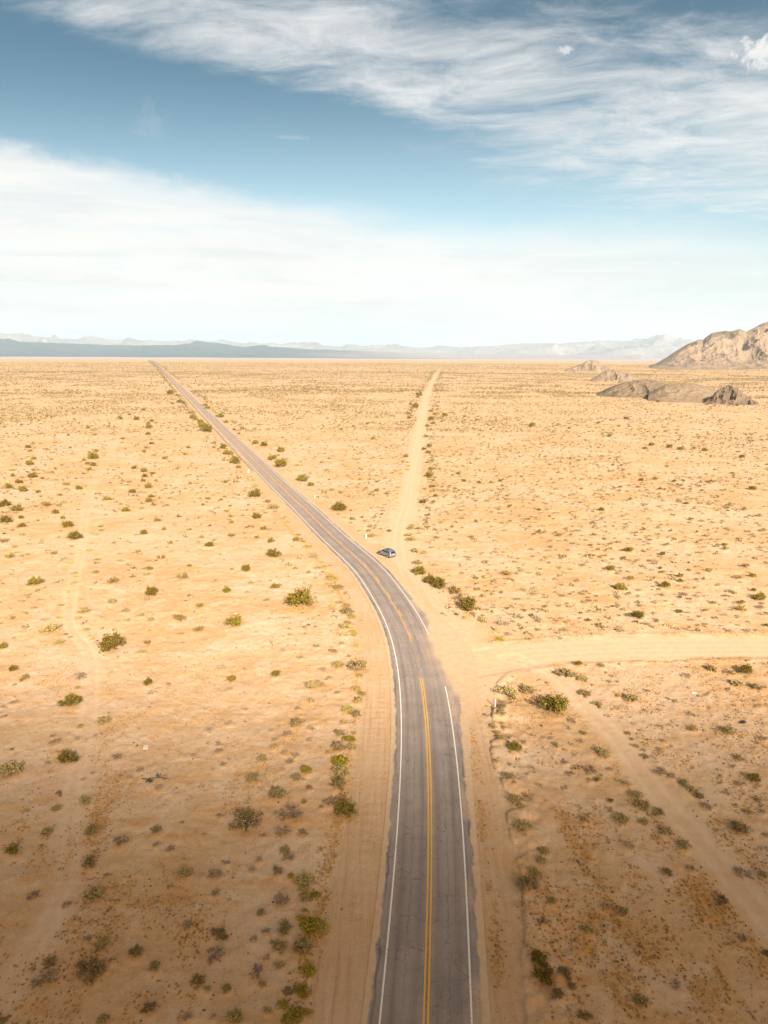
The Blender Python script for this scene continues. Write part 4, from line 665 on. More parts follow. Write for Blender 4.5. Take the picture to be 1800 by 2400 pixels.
def plant_meshes(kind, seed, q):
    """returns (foliage mesh, stem mesh or None); unit radius 1, q = detail 0..1"""
    rng = np.random.default_rng(seed * 101 + ord(kind))
    if kind in 'GO':
        ns = int((26 if kind == 'G' else 15) * (.55 + .45 * q)); sg, tips = stems(rng, ns, (.25, 1.25), .82 if kind == 'G' else .72, .02 if kind == 'G' else .017)
        per = int((26 if kind == 'G' else 12) * (.4 + .6 * q)); P = []
        for a, b in tips:
            t = rng.uniform(.25, 1.08, per)[:, None]; P.append(a + (b - a) * t + rng.normal(size=(per, 3)) * [.065, .065, .05])
        P = np.vstack(P); P = P[P[:, 2] > .02]
        sz = rng.uniform(.05, .09, len(P)) * (1.9 - .9 * q) * (1.0 if kind == 'G' else 1.15)
        V, Fc = leaves(P, sz, rng, .3); hi = P[:, 2] + .3 * np.hypot(P[:, 0], P[:, 1])
        T = tint(len(P), rng, .6, 1.5, .25); T *= (1 + .5 * (rng.random(len(P)) < .18))[:, None]
        return V, Fc, T, sg
    if kind in 'YM':
        n = int((900 if kind == 'M' else 620) * (.25 + .75 * q)); nl = rng.integers(3, 6) if kind == 'M' else 3
        P = []
        cs = [(rng.normal() * .38, rng.normal() * .30, rng.uniform(.55, .8)) for _ in range(nl)]; cs[0] = (0, 0, .85)
        for cx, cy, cr in cs:
            m = n // nl; d = rng.normal(size=(m, 3)); d[:, 2] = np.abs(d[:, 2]) * .95; d /= np.linalg.norm(d, axis=1)[:, None]
            rr_ = cr * rng.uniform(.78, 1.04, m)[:, None]; lump_ = 1 + .10 * np.sin(d[:, :1] * 9 + cx * 7) * np.cos(d[:, 1:2] * 8 + cy * 5)
            P.append(d * rr_ * lump_ * [1, 1, .62 if kind == 'M' else .46] + [cx, cy, 0])
        P = np.vstack(P); V, Fc = leaves(P, rng.uniform(.07, .13, len(P)) * (1.6 - .6 * q), rng, 1.0, 1.3)
        T = tint(len(P), rng, .65, 1.4, .2); return V, Fc, T, stems(rng, 9, (.3, 1.2), .5, .02)[0]
    if kind == 'S':
        ns = int(34 * (.5 + .5 * q)); sg, tips = stems(rng, ns, (.1, 1.3), .60, .017, 2); per = int(15 * (.35 + .65 * q)); P = []
        for a, b in tips:
            t = rng.uniform(.15, 1.1, per)[:, None]; P.append(a + (b - a) * t + rng.normal(size=(per, 3)) * [.04, .04, .035])
        P = np.vstack(P); P = P[P[:, 2] > .01]; V, Fc = leaves(P, rng.uniform(.05, .085, len(P)) * (1.6 - .6 * q), rng, .8, 1.4)
        return V, Fc, tint(len(P), rng, .55, 1.4, .1), sg
    if kind == 'D':
        ns = int(22 * (.5 + .5 * q)); sg, tips = stems(rng, ns, (.3, 1.42), .42, .016, 3); P = []; per = int(4 * (.7 + .3 * q)) + 1
        for a, b in tips:
            t = rng.uniform(.3, 1.1, per)[:, None]; P.append(a + (b - a) * t + rng.normal(size=(per, 3)) * .035)
        P = np.vstack(P); P = P[P[:, 2] > .0]; V, Fc = leaves(P, rng.uniform(.05, .08, len(P)) * (2.0 - 1.0 * q), rng, .5, 1.8)
        return V, Fc, tint(len(P), rng, .6, 1.35), sg
    n = 220; d = rng.normal(size=(n, 3)); P = d * [.45, .45, .05]; P[:, 2] = np.abs(P[:, 2]) + .04
    V, Fc = leaves(P, rng.uniform(.08, .14, n), rng, 1.5, 1.8); return V, Fc, tint(n, rng, .6, 1.4, .2), []
_pm = plant_meshes
def plant_meshes(kind, seed, q):
    V, Fc, T, sg = _pm(kind, seed, q); e = np.percentile(np.hypot(V[:, 0], V[:, 1]), 93); V = V / e * (1.04 if kind not in 'D' else 1.0)
    return V, Fc, T, [(a / e, b / e, r0, r1) for a, b, r0, r1 in sg]
MATS = {'G': M_CREO, 'O': M_SPARSE, 'S': M_SAGE, 'Y': M_YELL, 'M': M_MOUND, 'D': M_TWIG, 'W': M_STRAW}
LIB = {}
def variants(kind, q, nv):
    key = (kind, q)
    if key not in LIB:
        L = []
        for s_ in range(nv):
            V, Fc, T, sg = plant_meshes(kind, s_ + 1, q)
            if q >= .9 and sg:
                f = np_mesh('foliage', V, Fc, MATS[kind], False, {'tint': ('FACE', T)}); V2_, F2_ = tubes(sg)
                g = np_mesh('stems', V2_, F2_, M_STEM if kind != 'D' else M_TWIG, True, {'tint': ('FACE', np.ones((len(F2_), 3)))})
            else:
                if sg and kind in 'OD':
                    V2_, F2_ = tubes(sg[::2]); F2_ = F2_ + len(V); V = np.vstack([V, V2_]); Fc = np.vstack([Fc, F2_]); T = np.vstack([T, np.full((len(F2_), 3), .7)])
                f = np_mesh('shrub', V, Fc, MATS[kind], False, {'tint': ('FACE', T)}); g = None
            L.append((f, g))
        LIB[key] = L
    return LIB[key]

LM = [(905, 1305, 'the parked car'), (1190, 1503, 'the tall thin signpost'), (1160, 1655, 'the white post right of the road'), (1296, 1678, 'the big dark bush below the side road'),
      (708, 1422, 'the broadest bush left of the bend'), (262, 1524, 'the big bush where the track forks'), (164, 1658, 'the bush left of the sand track'), (160, 1787, 'the round bush on the sand track'),
      (340, 1748, 'the pale flat slab'), (357, 1828, 'the dead branch'), (805, 1916, 'the dark bush by the left shoulder'), (680, 1922, 'the ring of dead brush'), (733, 2190, 'the largest bright green mound'),
      (690, 2398, 'the mounds at the bottom edge'), (1200, 1742, 'the fallen white stake'), (1224, 1952, 'the shrub beside the erosion step'), (1274, 2306, 'the tall dark bush lower right'), (1740, 1695, 'the dark scrap'),
      (219, 1076, 'the far left bush cluster'), (849, 1263, 'the white post near the car'), (737, 1168, 'the far white post'), (583, 1110, 'the small white sign'), (793, 1198, 'the bush right of straight road'),
      (660, 1095, 'the tall far roadside bush'), (1714, 932, 'the jagged rock outcrop'), (1050, 1018, 'the pale lay-by'), (1595, 1053, 'the three dark bushes in line'), (1764, 1150, 'the dark bush near right edge'),
      (177, 1264, 'the bush above the sand track'), (83, 1374, 'the lone bush at far left'), (642, 1307, 'the bushy clump left of road'), (1498, 1451, 'the green bush above side road'), (1557, 1379, 'the spreading bush at right'),
      (1778, 1407, 'the tall bush by right edge'), (1768, 1837, 'the dark bush right of track'), (1749, 1583, 'the bush just below side road'), (214, 2289, 'the dark cluster lower left'), (30, 2000, 'the dark bush at left edge'),
      (1031, 1379, 'the green bushes behind the car'), (1374, 1110, 'the middle of the right plain'), (310, 1185, 'the middle of the left plain'), (1650, 1300, 'the crowded scrub at right'), (1490, 1930, 'the streaky dry grass patch'),
      (1320, 1250, 'the bare ground right of dirt road'), (500, 1720, 'the smooth sand left of road'), (450, 2080, 'the dim ground lower left'), (355, 1013, 'the column of bushes at left'), (477, 1006, 'the dark hedge along far road')]
LMP = np.array([(a, b) for a, b, _ in LM])
ORD = ['nearest', 'second', 'third', 'fourth', 'fifth', 'sixth', 'seventh', 'eighth', 'ninth', 'tenth', 'eleventh', 'twelfth', 'thirteenth', 'fourteenth', 'fifteenth', 'sixteenth', 'seventeenth', 'eighteenth']
DIRS = ['right of', 'beyond-right of', 'beyond', 'beyond-left of', 'left of', 'front-left of', 'in front of', 'front-right of']
def assign_labels(items):
    """items: (word, px, py); names each by its nearest landmark, direction and rank, all read in the photo"""
    keyed = {}
    for i, (w, x, y) in enumerate(items):
        d = np.hypot(LMP[:, 0] - x, (LMP[:, 1] - y) * 1.3); d[d < 7] = 1e9; j = int(np.argmin(d))
        a = math.degrees(math.atan2(LMP[j, 1] - y, x - LMP[j, 0])) % 360; keyed.setdefault((w, j, int(((a + 22.5) % 360) // 45)), []).append((d[j], i))
    out = [None] * len(items)
    for (w, j, k), L in keyed.items():
        for r_, (_, i) in enumerate(sorted(L)):
            o = '' if len(L) == 1 else ', ' + ORD[min(r_, len(ORD) - 1)]
            out[i] = '%s%s %s %s' % (w, o, DIRS[k], LM[j][2])
    return out
WORD = {'G': 'dark creosote bush', 'O': 'thin olive creosote bush', 'S': 'grey green shrub', 'Y': 'yellowish domed shrub', 'M': 'bright green mound', 'D': 'dry twiggy shrub', 'W': 'orange dry weed'}
NAME = {'G': 'creosote_bush', 'O': 'creosote_bush', 'S': 'sage_shrub', 'Y': 'dome_shrub', 'M': 'mound_shrub', 'D': 'twiggy_shrub', 'W': 'dry_weed'}
GRP = {'G': 'dark creosote bushes on the desert plain', 'O': 'thin creosote bushes on the desert plain', 'S': 'grey green shrubs on the sand', 'Y': 'yellow green domed shrubs along road and tracks', 'M': 'bright green mounds beside the road', 'D': 'dry twiggy shrubs on the sand', 'W': 'dry weeds on the shoulder'}
def sizew(m): return 'tiny' if m < .9 else 'small' if m < 1.6 else 'mid-sized' if m < 2.8 else 'large'
its = []
for k, x, y, w in BUSHES:
    m = w / ppm(x, y); its.append(('%s %s' % (sizew(m), WORD[k]), x, y))
SPECIAL = {}
labs = assign_labels(its)
cnt = {}
for i, (k, x, y, w) in enumerate(BUSHES):
    p = at(x, y); m = w / ppm(x, y); q = 1.0 if w > 17 else .35
    L = variants(k, q, 6 if q > .9 else 4); j = cnt.get((k, q), 0); cnt[(k, q)] = j + 1; f, g = L[j % len(L)]
    rad = m * .5 * (1.08 if k in 'YM' else 1.06 if k == 'G' else 1.05); rng_z = random.uniform(.88, 1.12)
    hz = {'G': 1.18, 'O': 1.0, 'S': 1.0, 'Y': .95, 'M': 1.0, 'D': .9, 'W': 1.0}[k] * rng_z
    # the tile gives the foot of the shrub; its centre stands half a (foreshortened) width further away
    dirn = p / np.linalg.norm(p); c = p + dirn * rad * .55
    gz0 = float(gz_at(c[0], c[1])[0]) - .02
    rz = random.uniform(0, 6.28); scl = (rad, rad * random.uniform(.82, 1.0), rad * hz)
    if g is not None:
        e = link(NAME[k], None, label=labs[i], cat='weed' if k == 'W' else 'shrub', group=GRP[k], loc=(c[0], c[1], gz0), rz=rz, scale=scl)
        e.empty_display_size = .3
        link('foliage', f, e); link('stems', g, e)
    else:
        link(NAME[k], f, label=labs[i], cat='weed' if k == 'W' else 'shrub', group=GRP[k], loc=(c[0], c[1], gz0), rz=rz, scale=scl)

# ------------------------------------------------------------------ scattered scrub nobody could count
def scatter(n, r0, r1, rng, half=R(37), pw=1.0):
    t = rng.uniform(-half, half, n); r = np.sqrt(rng.uniform(r0 ** 2, r1 ** 2, n)) if pw == 1 else r0 + (r1 - r0) * rng.uniform(0, 1, n) ** pw
    return r * np.sin(t), r * np.cos(t)
BX = np.array([at(x, y) for _, x, y, _ in BUSHES])
def clear(x, y, m=1.5):
    u_, _ = line_dist(x, y, ROAD, 30, True); k = np.abs(u_) > 7.5
    k &= line_dist(x, y, SIDE_A, 12) > 4.6; k &= line_dist(x, y, SIDE_B, 12) > 6.2; k &= line_dist(x, y, TRACK_C, 8) > 2.6; k &= line_dist(x, y, TRACK_D, 8) > 1.8
    ap = at(1050, 1520); k &= np.hypot(x - ap[0], y - ap[1]) > 14; k &= np.hypot((x - lay[0]) / 24, (y - lay[1]) / 9) > 1
    return k, u_
def make_scrub(name, x, y, rad, nl, rng, pal, hf=.55):
    """one mesh of many little shrubs: nl leaf faces each"""
    n = len(x); z = gz_at(x, y); d = rng.normal(size=(n, nl, 3)); d /= np.linalg.norm(d, axis=2)[:, :, None]; d[:, :, 2] = np.abs(d[:, :, 2])
    P = d * rng.uniform(.35, 1.0, (n, nl, 1)) * rad[:, None, None] * [1, 1, hf * 1.3] + np.stack([x, y, z], 1)[:, None, :] + [0, 0, .03]
    P = P.reshape(-1, 3); s_ = np.repeat(rad, nl) * rng.uniform(.8, 1.3, n * nl) * (2.4 / math.sqrt(nl)) * .62
    V, Fc = leaves(P, s_, rng, .9, 1.2); V[:, 2] = np.maximum(V[:, 2], np.repeat(np.repeat(z, nl), 4) - .05)
    T = np.repeat(pal, nl, 0) * rng.uniform(.7, 1.3, n * nl)[:, None]
    return V, Fc, T
OLIVE = np.array([.13, .098, .028]); GREY = np.array([.21, .155, .085]); TANC = np.array([.30, .215, .11]); YEL = np.array([.30, .235, .08])
def palette(n, rng, w):
    c = np.stack([OLIVE, GREY, TANC, YEL]); i = rng.choice(4, n, p=w); return c[i] * rng.uniform(.8, 1.25, n)[:, None]
rng = np.random.default_rng(99); parts = []
def add_scrub(n, r0, r1, rlo, rhi, nl, w, dens=None, hf=.55):
    x, y = scatter(n, r0, r1, rng); k, u_ = clear(x, y); cl = fbm(x / 45, y / 45, 91, 4); k &= rng.random(n) < sst(cl, .36, .60) * .92 * (.35 + .65 * sst(fbm(x / 160, y / 90, 92, 3), .38, .6)) + np.where(np.hypot(x, y) < 520, .30, .10)
    if dens is not None: k &= rng.random(n) < dens(x, y)
    x, y = x[k], y[k]; rad = rlo + (rhi - rlo) * rng.random(len(x)) ** 2.2
    parts.append(make_scrub('s', x, y, rad, nl, rng, palette(len(x), rng, w), hf)); return len(x)
rs = lambda x, y: np.where(x > (y * .05 - 5), 1.0, .45)
add_scrub(1100, 70, 130, .2, .55, 26, [.03, .42, .45, .10], rs)
add_scrub(9000, 120, 260, .25, .95, 18, [.08, .42, .42, .08], rs)
add_scrub(22000, 240, 480, .28, 1.05, 12, [.18, .42, .34, .06], lambda x, y: np.where(x > y * .05 - 5, 1.0, .75))
add_scrub(78000, 460, 1000, .42, 1.35, 7, [.38, .34, .24, .04])
add_scrub(150000, 950, 2100, .65, 1.7, 4, [.5, .3, .2, 0.0], hf=.7)
add_scrub(85000, 2000, 4200, 1.0, 2.4, 3, [.6, .25, .15, 0.0], hf=.7)
# bands of taller creosote that line the far road and the dirt road
def line_bushes(C, s0, s1, offs, n, rlo, rhi, jit):
    A2 = np.concatenate([[0], np.cumsum(np.linalg.norm(np.diff(C, axis=0), axis=1))]); _, N2 = frame(C)
    s = s0 + (min(s1, A2[-1]) - s0) * rng.random(n) ** 1.3; o = rng.choice(offs, n); o = o + np.sign(o) * np.abs(rng.normal(size=n)) * jit * (1 + s / 1500)
    x = np.interp(s, A2, C[:, 0]) + np.interp(s, A2, N2[:, 0]) * o; y = np.interp(s, A2, C[:, 1]) + np.interp(s, A2, N2[:, 1]) * o
    kk = fbm(s / 25, o * 0 + np.sign(o), 95, 3) > .42; x, y, s = x[kk], y[kk], s[kk]
    rad = (rlo + (rhi - rlo) * rng.random(len(x))) * (1 + s / 4500)
    parts.append(make_scrub('s', x, y, rad, 14, rng, palette(len(x), rng, [.72, .18, .1, 0]), .8))
line_bushes(ROAD, 560, 6500, [-10.5, -10.5, 11.0], 900, .8, 1.9, 1.3); line_bushes(ROAD, 330, 900, [-11, 12], 60, .6, 1.3, 1.5)
line_bushes(SIDE_A, 420, 1900, [-8, 8.5], 420, .7, 1.7, 2.2); line_bushes(SIDE_A, 60, 450, [-6.5, 6.5, 7.5], 260, .35, .8, 1.0)
V = np.vstack([p[0] for p in parts]); k = 0; Fs = []
for p in parts: Fs.append(p[1] + k); k += len(p[0])
link('scrub', np_mesh('scrub', V, np.vstack(Fs), M_SCRUB, False, {'tint': ('FACE', np.vstack([p[2] for p in parts]))}),
     label='low grey and olive scrub dotted over the whole desert plain', cat='scrub', kind='stuff')
# dry grass tufts on the near ground
sel = np.where((straw > .22) & (GY > 36) & (GY < 190) & (np.abs(TH.ravel()) < R(37)))[0]
wgt = straw[sel] * rg[sel] ** 1.6; NT_ = 15000; pick = rng.choice(sel, NT_, p=wgt / wgt.sum())
x = GX[pick] + rng.normal(size=NT_) * .2; y = GY[pick] + rng.normal(size=NT_) * .2; rad = rng.uniform(.05, .15, NT_)
d_ = rng.normal(size=(NT_, 7, 3)); d_[:, :, 2] = np.abs(d_[:, :, 2]) * 1.2; d_ /= np.linalg.norm(d_, axis=2)[:, :, None]
P = (d_ * rad[:, None, None] * .6 + np.stack([x, y, gz_at(x, y)], 1)[:, None, :]).reshape(-1, 3)
V, Fc = leaves(P, np.repeat(rad, 7) * .9, rng, 1.2, 1.6)
T = np.repeat(np.array([[.50, .30, .11], [.42, .25, .09], [.32, .22, .12]])[rng.integers(0, 3, NT_)], 7, 0) * rng.uniform(.7, 1.3, NT_ * 7)[:, None]
link('dry_grass', np_mesh('dry_grass', V, Fc, M_SCRUB, False, {'tint': ('FACE', T)}), label='short orange brown dry grass tufts on the near sand', cat='grass', kind='stuff')

# ------------------------------------------------------------------ stones
sm_, n, b = new_mat('dark_stone'); oi = n.n('ShaderNodeObjectInfo')
n.set(b.inputs['Base Color'], n.mix(oi.outputs['Random'], (0.075, 0.065, 0.062), (0.17, 0.14, 0.125))); bump(n, b, n.noise(pos(n), 14, 5, .7), .5, .05)
def stone_arrays(seed, sub=2):
    import bmesh
    bm = bmesh.new(); bmesh.ops.create_icosphere(bm, subdivisions=sub, radius=1.0); V = np.array([v.co[:] for v in bm.verts]); Fc = np.array([[v.index for v in f.verts] for f in bm.faces]); bm.free()
    r_ = np.random.default_rng(seed); n1_ = fbm(V[:, 0] * 1.3 + seed * 5, V[:, 1] * 1.3 + V[:, 2], seed, 3)
    V = V * (.72 + .55 * n1_)[:, None]
    for _ in range(5):                                               # chip flat facets
        d = r_.normal(size=3); d /= np.linalg.norm(d); e = V @ d; lim = r_.uniform(.5, .75); V = V - np.clip(e - lim, 0, None)[:, None] * d
    V = V * [1, r_.uniform(.6, .9), r_.uniform(.45, .7)]; V[:, 2] += .18; return V, Fc
ST = [np_mesh('stone', *stone_arrays(s_), sm_, False) for s_ in range(6)]
slabs = assign_labels([('%s dark stone' % ('little' if w / ppm(x, y) < .35 else 'small' if w / ppm(x, y) < .6 else 'larger'), x, y) for x, y, w in STONES])
for i, (x, y, w) in enumerate(STONES):
    p = at(x, y); m = .5 * w / ppm(x, y)
    link('stone', ST[i % 6], label=slabs[i], cat='stone', group='dark stones on the sand', loc=(p[0], p[1], float(gz_at(*p)[0]) - .02), rz=random.uniform(0, 6.28), scale=(m, m * random.uniform(.8, 1), m))
V0, F0 = stone_arrays(3, 1); n_s = 2600; x, y = scatter(n_s, 44, 170, rng); k, _ = clear(x, y)
clus = fbm(x / 6, y / 6, 97, 3); k &= rng.random(n_s) < sst(clus, .42, .7); x, y = x[k], y[k]; s_ = .05 + .13 * rng.random(len(x)) ** 3
VV = (V0[None] * s_[:, None, None] * rng.uniform(.7, 1.2, (len(x), 1, 3)) + np.stack([x, y, gz_at(x, y)], 1)[:, None, :]).reshape(-1, 3)
FF = (F0[None] + (np.arange(len(x)) * len(V0))[:, None, None]).reshape(-1, 3)
link('gravel', np_mesh('gravel', VV, FF, sm_, False), label='dark pebbles strewn over the near sand', cat='gravel', kind='stuff')

# ------------------------------------------------------------------ solid-building helpers
def simple(name, rgb, rough=.5, metal=0.0, spec=.4):
    m, n, b = new_mat(name); nz = n.noise(pos(n), 8, 4, .6)
    n.set(b.inputs['Base Color'], n.mix(n.sm(nz, .3, .7, 0, .25), rgb, tuple(c * .75 for c in rgb))); b.inputs['Roughness'].default_value = rough
    b.inputs['Metallic'].default_value = metal; b.inputs['Specular IOR Level'].default_value = spec; return m
import bmesh
class BM:
    def __init__(s): s.b = bmesh.new()
    def box(s, c, d, rot=None, bev=0.0, M=None):
        r = bmesh.ops.create_cube(s.b, size=1.0); vs = r['verts']
        for v in vs: v.co = Vector((v.co.x * d[0], v.co.y * d[1], v.co.z * d[2]))
        if bev: 
            es = list({e for v in vs for e in v.link_edges}); nv = bmesh.ops.bevel(s.b, geom=es, offset=bev, segments=2, affect='EDGES'); vs = list({v for f in nv['faces'] for v in f.verts} | {v for v in vs if v.is_valid})
        for v in vs:
            if rot: v.co = rot @ v.co
            v.co = v.co + Vector(c)
        return s
    def cyl(s, c, r, h, axis='Z', seg=20, r2=None):
        q = bmesh.ops.create_cone(s.b, cap_ends=True, segments=seg, radius1=r, radius2=r if r2 is None else r2, depth=h)
        for v in q['verts']:
            x, y, z = v.co
            v.co = Vector((x, y, z) if axis == 'Z' else ((z, y, x) if axis == 'X' else (x, z, y))) + Vector(c)
        return s
    def loft(s, secs, cap=True):
        rows = [[s.b.verts.new(p) for p in sec] for sec in secs]; n_ = len(rows[0])
        for a, c in zip(rows, rows[1:]):
            for i in range(n_): s.b.faces.new((a[i], a[(i + 1) % n_], c[(i + 1) % n_], c[i]))
        if cap: s.b.faces.new(rows[0][::-1]); s.b.faces.new(rows[-1])
        return s
    def quad(s, pts): s.b.faces.new([s.b.verts.new(p) for p in pts]); return s
    def slab(s, pts, n_, t):
        """a plate: outline pts pushed out along n_ by t"""
        nv = Vector(n_).normalized() * t; a = [s.b.verts.new(Vector(p)) for p in pts]; c = [s.b.verts.new(Vector(p) + nv) for p in pts]; k = len(pts)
        s.b.faces.new(a[::-1]); s.b.faces.new(c)
        for i in range(k): s.b.faces.new((a[i], a[(i + 1) % k], c[(i + 1) % k], c[i]))
        return s
    def build(s, name, mat, parent=None, smooth=False, **kw):
        bmesh.ops.recalc_face_normals(s.b, faces=s.b.faces[:]); me = bpy.data.meshes.new(name); s.b.to_mesh(me); s.b.free()
        if smooth: me.polygons.foreach_set('use_smooth', np.full(len(me.polygons), True))
        me.materials.append(mat); me.update(); return link(name, me, parent, **kw)
def empty(name, loc, rz=0.0, **kw): e = link(name, None, loc=loc, rz=rz, **kw); e.empty_display_size = .3; return e

# ------------------------------------------------------------------ the parked car
M_PAINT = simple('silver_paint', (0.30, 0.32, 0.34), .28, .65, .5); M_GLASS = simple('dark_glass', (0.012, 0.02, 0.026), .12, 0, .4); M_TYRE = simple('tyre', (0.02, 0.02, 0.02), .85)
M_RIM = simple('alloy', (0.62, 0.62, 0.58), .3, .8); M_BLACK = simple('black_trim', (0.03, 0.03, 0.033), .6); M_RED = simple('red_lens', (0.42, 0.012, 0.015), .25); M_LENS = simple('clear_lens', (0.7, 0.7, 0.7), .15); M_PLATE = simple('plate', (0.75, 0.75, 0.72), .4)
rw, fw = at(909.5, 1307.3), at(890.5, 1300.6)                     # where the left wheels stand
hd = fw - rw; hd = hd / np.linalg.norm(hd); rt = np.array([hd[1], -hd[0]])
WB = 3.05; ctr = (rw + fw) / 2 + rt * .85
car = empty('parked_car', (ctr[0], ctr[1], float(gz_at(*ctr)[0]) + .01), math.atan2(hd[1], hd[0]), label='silver grey SUV parked on the sand beside the road bend', cat='car')
# x forward, y left, z up
HW = .99
def sec(x, zlo, zhi, w, r=.12, tum=0.0):
    P = []
    for sx, zz, ww in ((-1, zlo, w - .06), (-1, zlo + .12, w), (-1, (zlo + zhi) / 2, w + .02), (-1, zhi - r, w - tum), (-1, zhi, w - r - tum), (1, zhi, w - r - tum), (1, zhi - r, w - tum), (1, (zlo + zhi) / 2, w + .02), (1, zlo + .12, w), (1, zlo, w - .06)):
        P.append((x, sx * ww, zz))
    return P
BM().loft([sec(-2.60, .46, .98, .86, .10), sec(-2.52, .36, 1.08, .94), sec(-2.35, .30, 1.12, .97), sec(-1.5, .30, 1.12, HW), sec(0, .30, 1.10, HW), sec(1.0, .30, 1.09, HW), sec(1.35, .30, 1.10, .98, .16), sec(1.9, .32, 1.06, .96, .18), sec(2.35, .36, .98, .92, .2), sec(2.55, .40, .86, .84, .14), sec(2.60, .46, .76, .76, .08)]).build('body', M_PAINT, car, smooth=False)
def csec(x, zlo, zhi, wlo, whi): return [(x, -wlo, zlo), (x, -whi, zhi - .07), (x, -whi + .09, zhi), (x, whi - .09, zhi), (x, whi, zhi - .07), (x, wlo, zlo)]
roof = BM().loft([csec(-2.50, 1.06, 1.14, .93, .90), csec(-2.24, 1.06, 1.70, .94, .75), csec(-2.05, 1.06, 1.80, .945, .76), csec(-1.2, 1.06, 1.84, .95, .78), csec(-.2, 1.06, 1.86, .95, .78), csec(.35, 1.06, 1.82, .95, .76), csec(.62, 1.06, 1.72, .95, .75), csec(1.25, 1.05, 1.13, .94, .90)]).build('cabin', M_PAINT, car)
def side_pt(x, z, s_):                                             # on the cabin's sloping side
    t = (z - 1.06) / .72; return (x, s_ * (.95 - .175 * t + .006), z)
for s_ in (1, -1):
    for xs in ([(-2.12, 1.18), (-1.50, 1.18), (-1.45, 1.66), (-1.95, 1.66)], [(-1.38, 1.18), (-.42, 1.18), (-.40, 1.68), (-1.34, 1.68)], [(-.32, 1.18), (.92, 1.17), (.52, 1.60), (.35, 1.67), (-.30, 1.69)]):
        BM().slab([side_pt(x, z, s_) for x, z in xs], (0, s_, .24), .012).build('side_window', M_GLASS, car)
    BM().box((.95, s_ * 1.08, 1.20), (.14, .20, .15), bev=.03).build('mirror', M_PAINT, car)
    BM().box((-.75, s_ * .70, 1.90), (1.9, .045, .04), bev=.012).box((-1.6, s_ * .70, 1.865), (.06, .05, .05)).box((.1, s_ * .70, 1.865), (.06, .05, .05)).build('roof_rail', M_BLACK, car)
    BM().box((-2.50, s_ * .87, .98), (.16, .16, .34), bev=.03).build('tail_light', M_RED, car)
    BM().box((2.44, s_ * .72, .80), (.22, .28, .16), bev=.04).build('headlight', M_LENS, car)
    BM().box((-.0, s_ * 1.0, .36), (2.0, .08, .08), bev=.02).build('side_step', M_BLACK, car)
    for x in (WB / 2, -WB / 2):
        BM().cyl((x, s_ * .965, .43), .47, .07, 'Y', 26).build('wheel_arch', M_BLACK, car)
        w_ = BM().cyl((x, s_ * .90, .385), .385, .27, 'Y', 28).build('wheel', M_TYRE, car)
        bb = BM().cyl((x, s_ * 1.035, .385), .235, .03, 'Y', 20)
        bb.build('rim', M_RIM, w_)
    for x in (.22, -.86): BM().box((x, s_ * 1.005, 1.02), (.16, .03, .03), bev=.008).build('door_handle', M_RIM, car)
BM().slab([(-2.472, -.74, 1.20), (-2.472, .74, 1.20), (-2.285, .66, 1.62), (-2.285, -.66, 1.62)], (-1, 0, .4), .014).build('rear_window', M_GLASS, car)
BM().slab([(1.185, -.82, 1.17), (1.185, .82, 1.17), (.69, .68, 1.66), (.69, -.68, 1.66)], (.6, 0, .6), .014).build('windscreen', M_GLASS, car)
BM().box((-2.60, 0, .56), (.16, 1.86, .24), bev=.05).build('rear_bumper', M_PAINT, car)
BM().box((-2.69, 0, .50), (.03, 1.3, .08), bev=.01).build('bumper_trim', M_BLACK, car)
BM().box((2.58, 0, .50), (.16, 1.80, .22), bev=.05).build('front_bumper', M_PAINT, car)
BM().box((2.60, 0, .76), (.06, 1.0, .20), bev=.02).build('grille', M_BLACK, car)
BM().box((-2.605, 0, .92), (.02, .34, .16), bev=.004).build('number_plate', M_PLATE, car)
BM().box((-.3, 0, 1.862), (.95, .9, .02), bev=.008).build('sunroof', M_GLASS, car)
BM().box((-2.30, 0, 1.79), (.22, 1.30, .035), bev=.012).build('spoiler', M_PAINT, car)

# ------------------------------------------------------------------ posts, sign, stakes, slab, branch, litter
M_WPOST = simple('white_post', (0.80, 0.79, 0.76), .5); M_STEEL = simple('galvanised', (0.30, 0.28, 0.26), .5, .5); M_SIGN = simple('sign_back', (0.10, 0.10, 0.11), .5, .4); M_REFL = simple('reflector', (0.35, 0.30, 0.10), .3)
M_CONC = simple('slab', (0.66, 0.62, 0.50), .8); M_WOOD = simple('weathered_wood', (0.10, 0.075, 0.06), .9)
def gp(px, py): p = at(px, py); return (p[0], p[1], float(gz_at(*p)[0]))
def marker(px, py, h, label, w=.10):
    e = empty('marker_post', gp(px, py), label=label, cat='post', group='white marker posts along the road')
    BM().box((0, 0, h / 2 - .03), (w, .03, h + .06), bev=.008).build('post', M_WPOST, e)
    BM().box((0, -.021, h - .14), (w * .7, .006, .09)).build('reflector', M_REFL, e)
marker(857.8, 1263, 1.3, 'white marker post at the road edge just beyond the car', .13)
marker(737.8, 1168.5, 1.25, 'white marker post right of the far straight road', .13)
marker(1160.5, 1660, 1.35, 'white marker post between two green shrubs right of the road', .12)
e = empty('paddle_sign', gp(582.5, 1110), -.35, label='small white marker sign on a post left of the straight road', cat='sign')
BM().box((0, 0, .75), (.09, .06, 1.56), bev=.01).build('post', M_STEEL, e)
BM().box((0, -.05, .66), (.55, .03, .80), bev=.02).build('lower_panel', M_WPOST, e); BM().box((.18, -.05, 1.40), (.50, .03, .52), bev=.02).build('upper_panel', M_WPOST, e)
e = empty('signpost', gp(1190, 1503), R(74), label='tall thin signpost with dark edge-on plate beside the side road', cat='sign')
BM().box((0, 0, 1.68), (.065, .045, 3.46), bev=.01).build('post', M_STEEL, e); BM().box((.0, .036, 2.98), (.62, .02, .80), bev=.008).build('sign_plate', M_SIGN, e)
